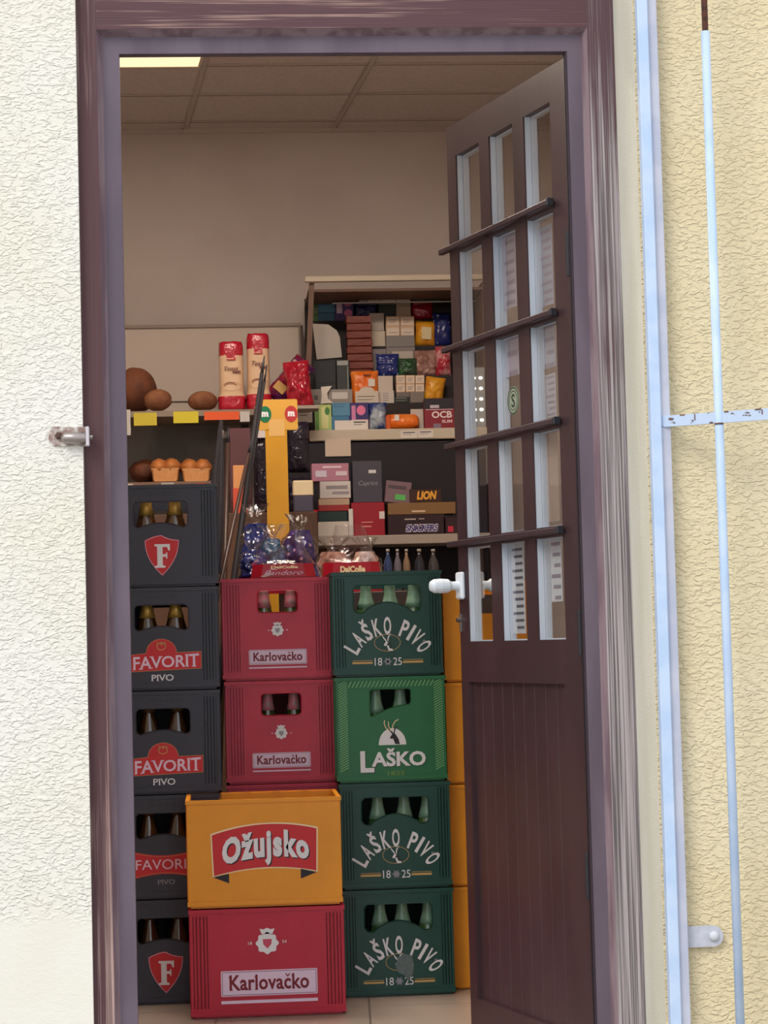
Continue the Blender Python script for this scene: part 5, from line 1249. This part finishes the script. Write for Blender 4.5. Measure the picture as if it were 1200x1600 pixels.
# ---------------------------------------------------------------- yellow display stand
mmY = 7.15
mx0 = at(404, 650, mmY).x; mx1 = at(465, 650, mmY).x; mz1 = at(434, 624, mmY).z; mz0 = at(434, 672, mmY).z
pxa, pxb = at(416, 740, mmY).x, at(450, 740, mmY).x
mcx = (mx0+mx1)/2
st = thing('display_stand', 'yellow cardboard sales stand with green and red discs on its header', 'display stand', (mcx, mmY, 0))
card = mat('stand_yellow', (200, 146, 34), .5, var=.06)
w = mx1-mx0
part(MB().prism([(x, z) for x, z in rrect(-w/2, w/2, mz0, mz1, .006)], 0, .008), 'header_board', mat('stand_yellow_light', (208, 158, 66), .5), st)
part(MB().box(pxa-mcx, pxb-mcx, .0, .012, .012, mz0+.002), 'post', card, st)
part(MB().box(pxa-mcx-.04, pxb-mcx+.04, -.05, .10, 0, .012), 'base', card, st)
for s, col, nm in ((-1, (20, 110, 74), 'green'), (1, (176, 50, 52), 'red')):
    cxx = s*w*.335; cz = (mz0+mz1)/2-.0+.002
    q = MB(); q.add([(x, -.0012, z) for x, z in arc(cxx, cz, w*.165, w*.21, 0, 360, 26)[:-1]], [tuple(range(26))]); dsc = part(q, 'logo_disc', hexm(col), st, nm+' disc')
    q = MB(); serif = text_into(q, 'm', cxx, cz, w*.17, w*.13, -.002, .06); q.box(cxx-w*.095, cxx-w*.04, -.0021, -.0019, cz-w*.065, cz-w*.05); q.box(cxx+w*.045, cxx+w*.1, -.0021, -.0019, cz-w*.065, cz-w*.05); part(q, 'letter_m', INK['white'], dsc)
q = MB().box(pxa-mcx+.012, pxb-mcx-.008, -.0008, 0, mz0-.02, mz0+.035); part(q, 'plain_print', mat('stand_pale', (214, 172, 104), .5), st)
# ---------------------------------------------------------------- leaning poles and umbrella
def pole(p, q, Ya, Yb, r0_, r1_, m, label, cat='pole', name='long_pole'):
    a = at(*p, Ya); b_ = at(*q, Yb)
    k = a.z/(a.z-b_.z); foot = a+(b_-a)*k; foot.z = .012
    t = thing(name, label, cat, tuple(foot)); top = a-foot
    part(MB().tube([(0, 0, 0), top*.5, top*.97], [r0_, r0_, r1_], 12), 'shaft', m, t, smooth=True)
    part(MB().tube([top*.965, top], [r1_*.9, r1_*.3], 10), 'tip', M['rubber'], t, smooth=True)
    part(MB().tube([top*-.003, top*.012], [r0_*1.3, r0_*1.2], 10), 'foot_cap', M['rubber'], t, smooth=True)
    return t
blk = mat('pole_black', (26, 24, 30), .65); brn = mat('pole_brown', (62, 42, 36), .4)
pole((413, 556), (380, 800), 6.95, 6.90, .0125, .0065, blk, 'black pole leaning in front of the upright toast bread')
pole((417, 570), (384, 790), 7.03, 6.99, .008, .005, mat('pole_dark_grey', (34, 32, 38), .65), 'thinner dark grey pole just right of the black pole')
pole((394, 684), (358, 850), 6.90, 6.86, .0085, .006, brn, 'short dark brown stick left of the black pole')
# umbrella
a = at(348, 656, 6.86); b_ = at(336, 880, 6.82)
k = a.z/(a.z-b_.z); foot = a+(b_-a)*k; foot.z = .006
um = thing('folded_umbrella', 'folded dark grey umbrella leaning upright behind the top black crate', 'umbrella', tuple(foot)); top = a-foot
part(MB().tube([(0, 0, 0), top*.98], .0045, 10), 'shaft', mat('umbrella_shaft', (190, 176, 170), .25, metal=.6), um, smooth=True)
Nn = 24
def umb(u, v):
    p = top*(1-.29*v)-Vector((.005, 0, 0)); r = .006+.016*math.sin(min(1, v*1.1)*math.pi*.55)*(1+.28*math.cos(8*2*math.pi*u))
    return p+Vector((math.cos(2*math.pi*u)*r, math.sin(2*math.pi*u)*r, 0))
mb = MB(); mb.grid(umb, 48, 16); part(mb, 'canopy', mat('umbrella_cloth', (46, 44, 50), .35), um, smooth=True)
q0 = top*.70
part(MB().tube([q0*1.0+Vector((.006, -.006, 0)), q0*1.028+Vector((.006, -.006, 0))], .006, 10), 'red_sleeve', hexm((170, 50, 80)), um)
part(MB().tube([q0*.98, q0*.998], .009, 12), 'runner', mat('runner_grey', (160, 156, 160), .3), um)
pole((332, 735), (330, 800), 6.9, 6.895, .004, .004, mat('pole_blue', (50, 64, 120), .4), 'thin blue stick beside the right square loaf')
pole((357, 668), (352, 860), 7.16, 7.15, .010, .008, brn, 'brown umbrella stick between the folded umbrella and the short brown stick')
# ---------------------------------------------------------------- pandoro boxes, gift bags, on the red crates and the cabinet
topz = .001+3*.2898+RH
def pandoro(px4, Y, z0, label, seed):
    cx, zb, w, h = slot(*px4, Y); h = zb+h-z0; d = .15
    t = thing('cake_box', label, 'cake box', (cx, Y, z0), 0, 'red cake boxes on the crates')
    mb = MB(); wb, wt = w/2, w/2*.92; c = w*.13
    def oct_(hw, z): return [(-hw, c*.6, z), (-hw+c*1.2, 0, z), (hw-c*1.2, 0, z), (hw, c*.6, z), (hw, d, z), (-hw, d, z)]
    vs = oct_(wb, 0)+oct_(wt, h)
    mb.add(vs, [tuple(range(5, -1, -1)), tuple(range(6, 12))]+[(i, (i+1) % 6, 6+(i+1) % 6, 6+i) for i in range(6)]); part(mb, 'box_body', mat('pandoro_red', (166, 20, 40), .35), t)
    def W_(u, v): return ((.02+u*.52)*w*.80, h*.76+v*h*.22)
    mb = MB(); text_into(mb, 'DalColle', 0, 0, 1, 1, -.0016, .05, warp=W_); part(mb, 'lettering', INK['cream'], t)
    mb = MB(); text_into(mb, 'Pandoro', w*.0, h*.34, w*.60, h*.34, -.0016, -.005, shear=.4)
    ringband(mb, [(-w*.30, h*.18), (-w*.22, h*.34), (-w*.20, h*.60), (-w*.10, h*.58)], .0018, -.0016); part(mb, 'script_lettering', INK['pale'], t)
    mb = MB(); mb.add([(-w*.36, -.0018, h*.10), (-w*.30, -.0018, h*.02), (-w*.16, -.0018, h*.22), (-w*.20, -.0018, h*.34)], [(0, 1, 2, 3)]); part(mb, 'spoon_print', hexm((196, 170, 170)), t)
    # clear wrap gathered above the box
    bgm = MB()
    def fn(u, v):
        a_ = 2*math.pi*u; rr = (w*.5*(1-.62*v**.7)+.006)*(1+.16*noise.noise(Vector((math.cos(a_)*2.2, math.sin(a_)*2.2, v*3+seed)))*(1 if v > .02 else .2))
        return (math.cos(a_)*rr, d/2+math.sin(a_)*rr*.8, h*.98+v*.12)
    bgm.grid(fn, 36, 14); part(bgm, 'clear_wrap', M['cello'], t, smooth=True)
    return t
pandoro((392, 881, 494, 921), 6.24, topz+.0008, 'red cake box on the topmost faded red crate, under blue gift bags', 3)
cab2 = thing('side_cabinet', 'dark low cabinet hidden behind the green crates carrying cake boxes', 'cabinet', (.46, 6.72, 0)); cz2 = at(550, 925, 6.74).z
part(MB().box(-.19, .40, 0, .34, 0, cz2, c=.003), 'cabinet_body', mat('cabinet_dark', (60, 52, 50), .6), cab2); part(MB().box(-.18, .39, -.004, 0, .06, cz2-.03), 'cabinet_door', mat('cabinet_door_dark', (66, 58, 54), .5), cab2)
pandoro((503, 878, 597, 925), 6.74, cz2+.0006, 'red cake box behind the topmost green crate, in clear wrap', 9)
cx, zb, w, h = slot(558, 868, 592, 880, 6.78)
def giftbag(px4, Y, z0, label, m, seed, d=.13, name='gift_bag'):
    cx, zb, w, h = slot(*px4, Y); h = zb+h-z0
    t = thing(name, label, 'gift bag', (cx, Y+d/2, z0), 0, 'cellophane wrapped gift bags')
    def bagfn(sc, hh, ruff, pinch=True):
        def fn(u, v):
            a_ = 2*math.pi*u
            prof = (1-.45*v**2.5) if not pinch else (.94-.15*v) if v < .6 else (.85-.62*(v-.6)/.18 if v < .78 else .23+.5*(v-.78)/.22)
            k = 1+ruff*noise.noise(Vector((math.cos(a_)*2.5, math.sin(a_)*2.5, v*5+seed)))+ruff*.6*noise.noise(Vector((math.cos(a_)*7, math.sin(a_)*7, v*9+seed)))
            r = prof*k*sc
            return (math.cos(a_)*r*w/2, math.sin(a_)*r*d/2, v*hh)
        return fn
    mb = MB(); mb.grid(bagfn(.86, h*.74, .30, False), 40, 22); mb.add([(math.cos(i*.7854)*w*.3, math.sin(i*.7854)*d*.3, .0008) for i in range(8)], [tuple(range(8))])
    part(mb, 'printed_bag', m, t, smooth=True)
    mb = MB(); mb.grid(bagfn(1.0, h, .30), 44, 26); part(mb, 'clear_wrap', M['cello'], t, smooth=True)
    zt = h*.62
    part(MB().lathe([(w*.12, zt), (w*.125, zt+.006)], 0, 0, 0, 16), 'ribbon', mat('ribbon_gold', (176, 150, 90), .3), t)
    return t
bstar = speckle('blue_gift', (26, 40, 104), (150, 170, 210), 42, .16, .22, .008, 30)
pstar = speckle('violet_gift', (44, 30, 96), (206, 150, 190), 40, .2, .22, .008, 30)
tealg = blend('teal_gift', (24, 84, 116), (24, 50, 110), 14, rough=.22, bump=.008)
giftbag((372, 842, 424, 921), 6.36, topz+.0008, 'dark blue speckled gift bag on the red crate, left of the red cake box', bstar, 2, d=.12)
giftbag((398, 818, 452, 921), 6.44, topz+.0008, 'teal blue gift bag behind the left end of the red cake box', tealg, 5, d=.12)
giftbag((372, 784, 432, 921), 6.62, cz_*0+topz*0+.0+topz-.0, 'tall dark blue gift bag with clear crumpled top, behind the others', bstar, 8, d=.12)
giftbag((438, 800, 500, 921), 6.46, topz+.0008, 'violet star printed gift bag behind the red cake box', pstar, 11, d=.12)
for o in C.objects:
    if o.get('label', '').startswith('tall dark blue gift bag'): tall = o
tall.location.y = 6.64+.06
# support for the tall one: a crate-high stool behind the red stack
so_ = thing('wooden_stool', 'brown wooden stool behind the red crates carrying the tallest gift bag', 'stool', (tall.location.x+.0, tall.location.y, 0))
part(MB().box(-.09, .09, -.06, .07, topz-.022, topz-.002, c=.003), 'seat', brn, so_)
for sx in (-1, 1):
    for sy in (-1, 1): part(MB().box(sx*.075-.01, sx*.075+.01, sy*.045-.01, sy*.045+.01, 0, topz-.022), 'leg', brn, so_)
so_.location.y = tall.location.y
# clear wrapped cake bags above the right cake box
giftbag((486, 838, 560, 925), 6.90, cz2+.0006, 'clear bag with a pinkish brown cake left of the white cake bag', blend('cake_bag', (150, 110, 96), (196, 160, 160), 10, rough=.3), 14, d=.14, name='cake_bag')
giftbag((545, 838, 602, 925), 6.93, cz2+.0006, 'pale cake bag with an orange top edge behind the right red cake box', blend('white_cake_bag', (190, 180, 180), (206, 150, 110), 8, rough=.3), 17, d=.12, name='cake_bag')
# dim bottles under the sweets shelf on the side cabinet
for k, (x0, x1, col, lab) in enumerate(((600, 614, (40, 56, 92), 'dark blue bottle under the sweets shelf, leftmost'), (616, 628, (96, 92, 100), 'grey bottle under the sweets shelf beside the blue one'), (630, 642, (120, 98, 76), 'tan bottle under the sweets shelf, third from the left'), (648, 664, (36, 36, 44), 'black bottle under the sweets shelf'), (670, 686, (60, 56, 56), 'smoky bottle under the sweets shelf, rightmost'))):
    cx, zb, w, h = slot(x0, 858, x1, 925, 6.88+.02*k); hh = zb+h-cz2
    t = thing('drink_bottle', lab, 'bottle', (cx, 6.89+.02*k, cz2+.0004), 0, 'bottles behind the green crates'); r = w/2
    part(MB().lathe([(r*.9, 0), (r, .006), (r, hh*.62), (r*.8, hh*.72), (r*.38, hh*.84), (r*.34, hh*.93)], n=18), 'bottle_body', hexm(col, .2), t, smooth=True)
    part(MB().lathe([(r*.40, hh*.93), (r*.40, hh)], n=14), 'cap', hexm((150, 140, 130), .4), t, smooth=True)
# ---------------------------------------------------------------- papers taped inside the door glass, glowing dots standing in for a reflection
nrm = Vector((-math.sin(ang), math.cos(ang)))
def leaf_uv(px, py, depth):
    q = at(px, py, 1.0); rx_, ry_, rz_ = q.x, 1.0, q.z-H
    P = Vector((P0.x, P0.y))+nrm*(-S*depth)
    t_ = P.dot(nrm)/(rx_*nrm.x+ry_*nrm.y)
    X, Y, Z = rx_*t_, ry_*t_, H+rz_*t_
    return (Vector((X, Y))-P).dot(Vector((math.cos(ang), math.sin(ang)))), Z
def door_sheet(px4, label, lines, col, ink=None):
    x0, y0, x1, y1 = px4; dpt = .0265
    ua, za = leaf_uv(x0, (y0+y1)/2, dpt); ub, zb = leaf_uv(x1, (y0+y1)/2, dpt)
    z0 = leaf_uv((x0+x1)/2, y1, dpt)[1]; z1 = leaf_uv((x0+x1)/2, y0, dpt)[1]
    u0_, u1_ = sorted((ua, ub)); w = u1_-u0_; h = z1-z0
    base = Vector((P0.x, P0.y))+Vector((math.cos(ang), math.sin(ang)))*((u0_+u1_)/2)+nrm*(-S*dpt)
    t = thing('paper_notice', label, 'paper', (base.x, base.y, z0), ang, 'papers taped inside the door glass')
    part(MB().box(-w/2, w/2, -.0004, .0004, 0, h), 'sheet', hexm(col, .7), t)
    mb = MB()
    for k in range(lines):
        zz = h*(.93-.86*k/max(1, lines-1)); mb.box(-w*.40, w*(.40-.25*(k % 3)/2), min(S*.0005, S*.0009), max(S*.0005, S*.0009), zz-h*.22/lines, zz+h*.14/lines)
    part(mb, 'print', ink or M['print'], t)
soft = mat('print_soft', (150, 140, 150), .7)
door_sheet((800, 848, 820, 990), 'tall narrow printed notice inside the bottom middle pane', 12, (196, 198, 202), mat('print_mid', (96, 94, 104), .7))
door_sheet((861, 842, 878, 940), 'white printed sheet inside the bottom pane nearest the hinges', 6, (206, 206, 208), soft)
door_sheet((855, 672, 873, 815), 'plain beige sheet inside the hinge side pane, second from the bottom', 1, (170, 150, 136), mat('print_none', (160, 142, 130), .7))
door_sheet((853, 584, 869, 652), 'grey printed list inside the hinge side pane level with the round sticker', 7, (176, 174, 178), soft)
door_sheet((786, 352, 806, 482), 'faded lilac printed paper inside the middle pane of the second row', 8, (176, 168, 178), soft)
door_sheet((787, 516, 811, 588), 'pale lilac paper above the round sticker', 3, (180, 172, 184), soft)
door_sheet((843, 352, 864, 478), 'grey printed poster inside the hinge side pane of the second row', 9, (160, 160, 170), soft)
door_sheet((848, 505, 868, 575), 'grey paper inside the hinge side pane above the printed list', 4, (168, 168, 176), soft)
zc0 = at(746, 748, Yr).z; zc1 = at(746, 584, Yr).z
ls_ = thing('reflection_dots', 'double row of glowing dots standing in for a reflection in the door panes', 'light', (at(746, 660, Yr).x, Yr-.03, zc0))  # added glowing dots imitate lights mirrored in the door glass
part(MB().box(-.028, .028, 0, .014, -.02, zc1-zc0+.02), 'dot_backing', hexm((150, 154, 156), .4), ls_)
mb = MB(); hh = zc1-zc0
for k in range(10):
    for xv in (-.013, .013): mb.sphere((xv, -.002, hh*(k+.5)/10), (.0075, .005, .0055), 10, 6)
part(mb, 'glow_dots', mat('dot_glow', (255, 252, 240), .3, emit=3), ls_)
for o in list(C.objects):
    if 'tmp' in o: del o['tmp']
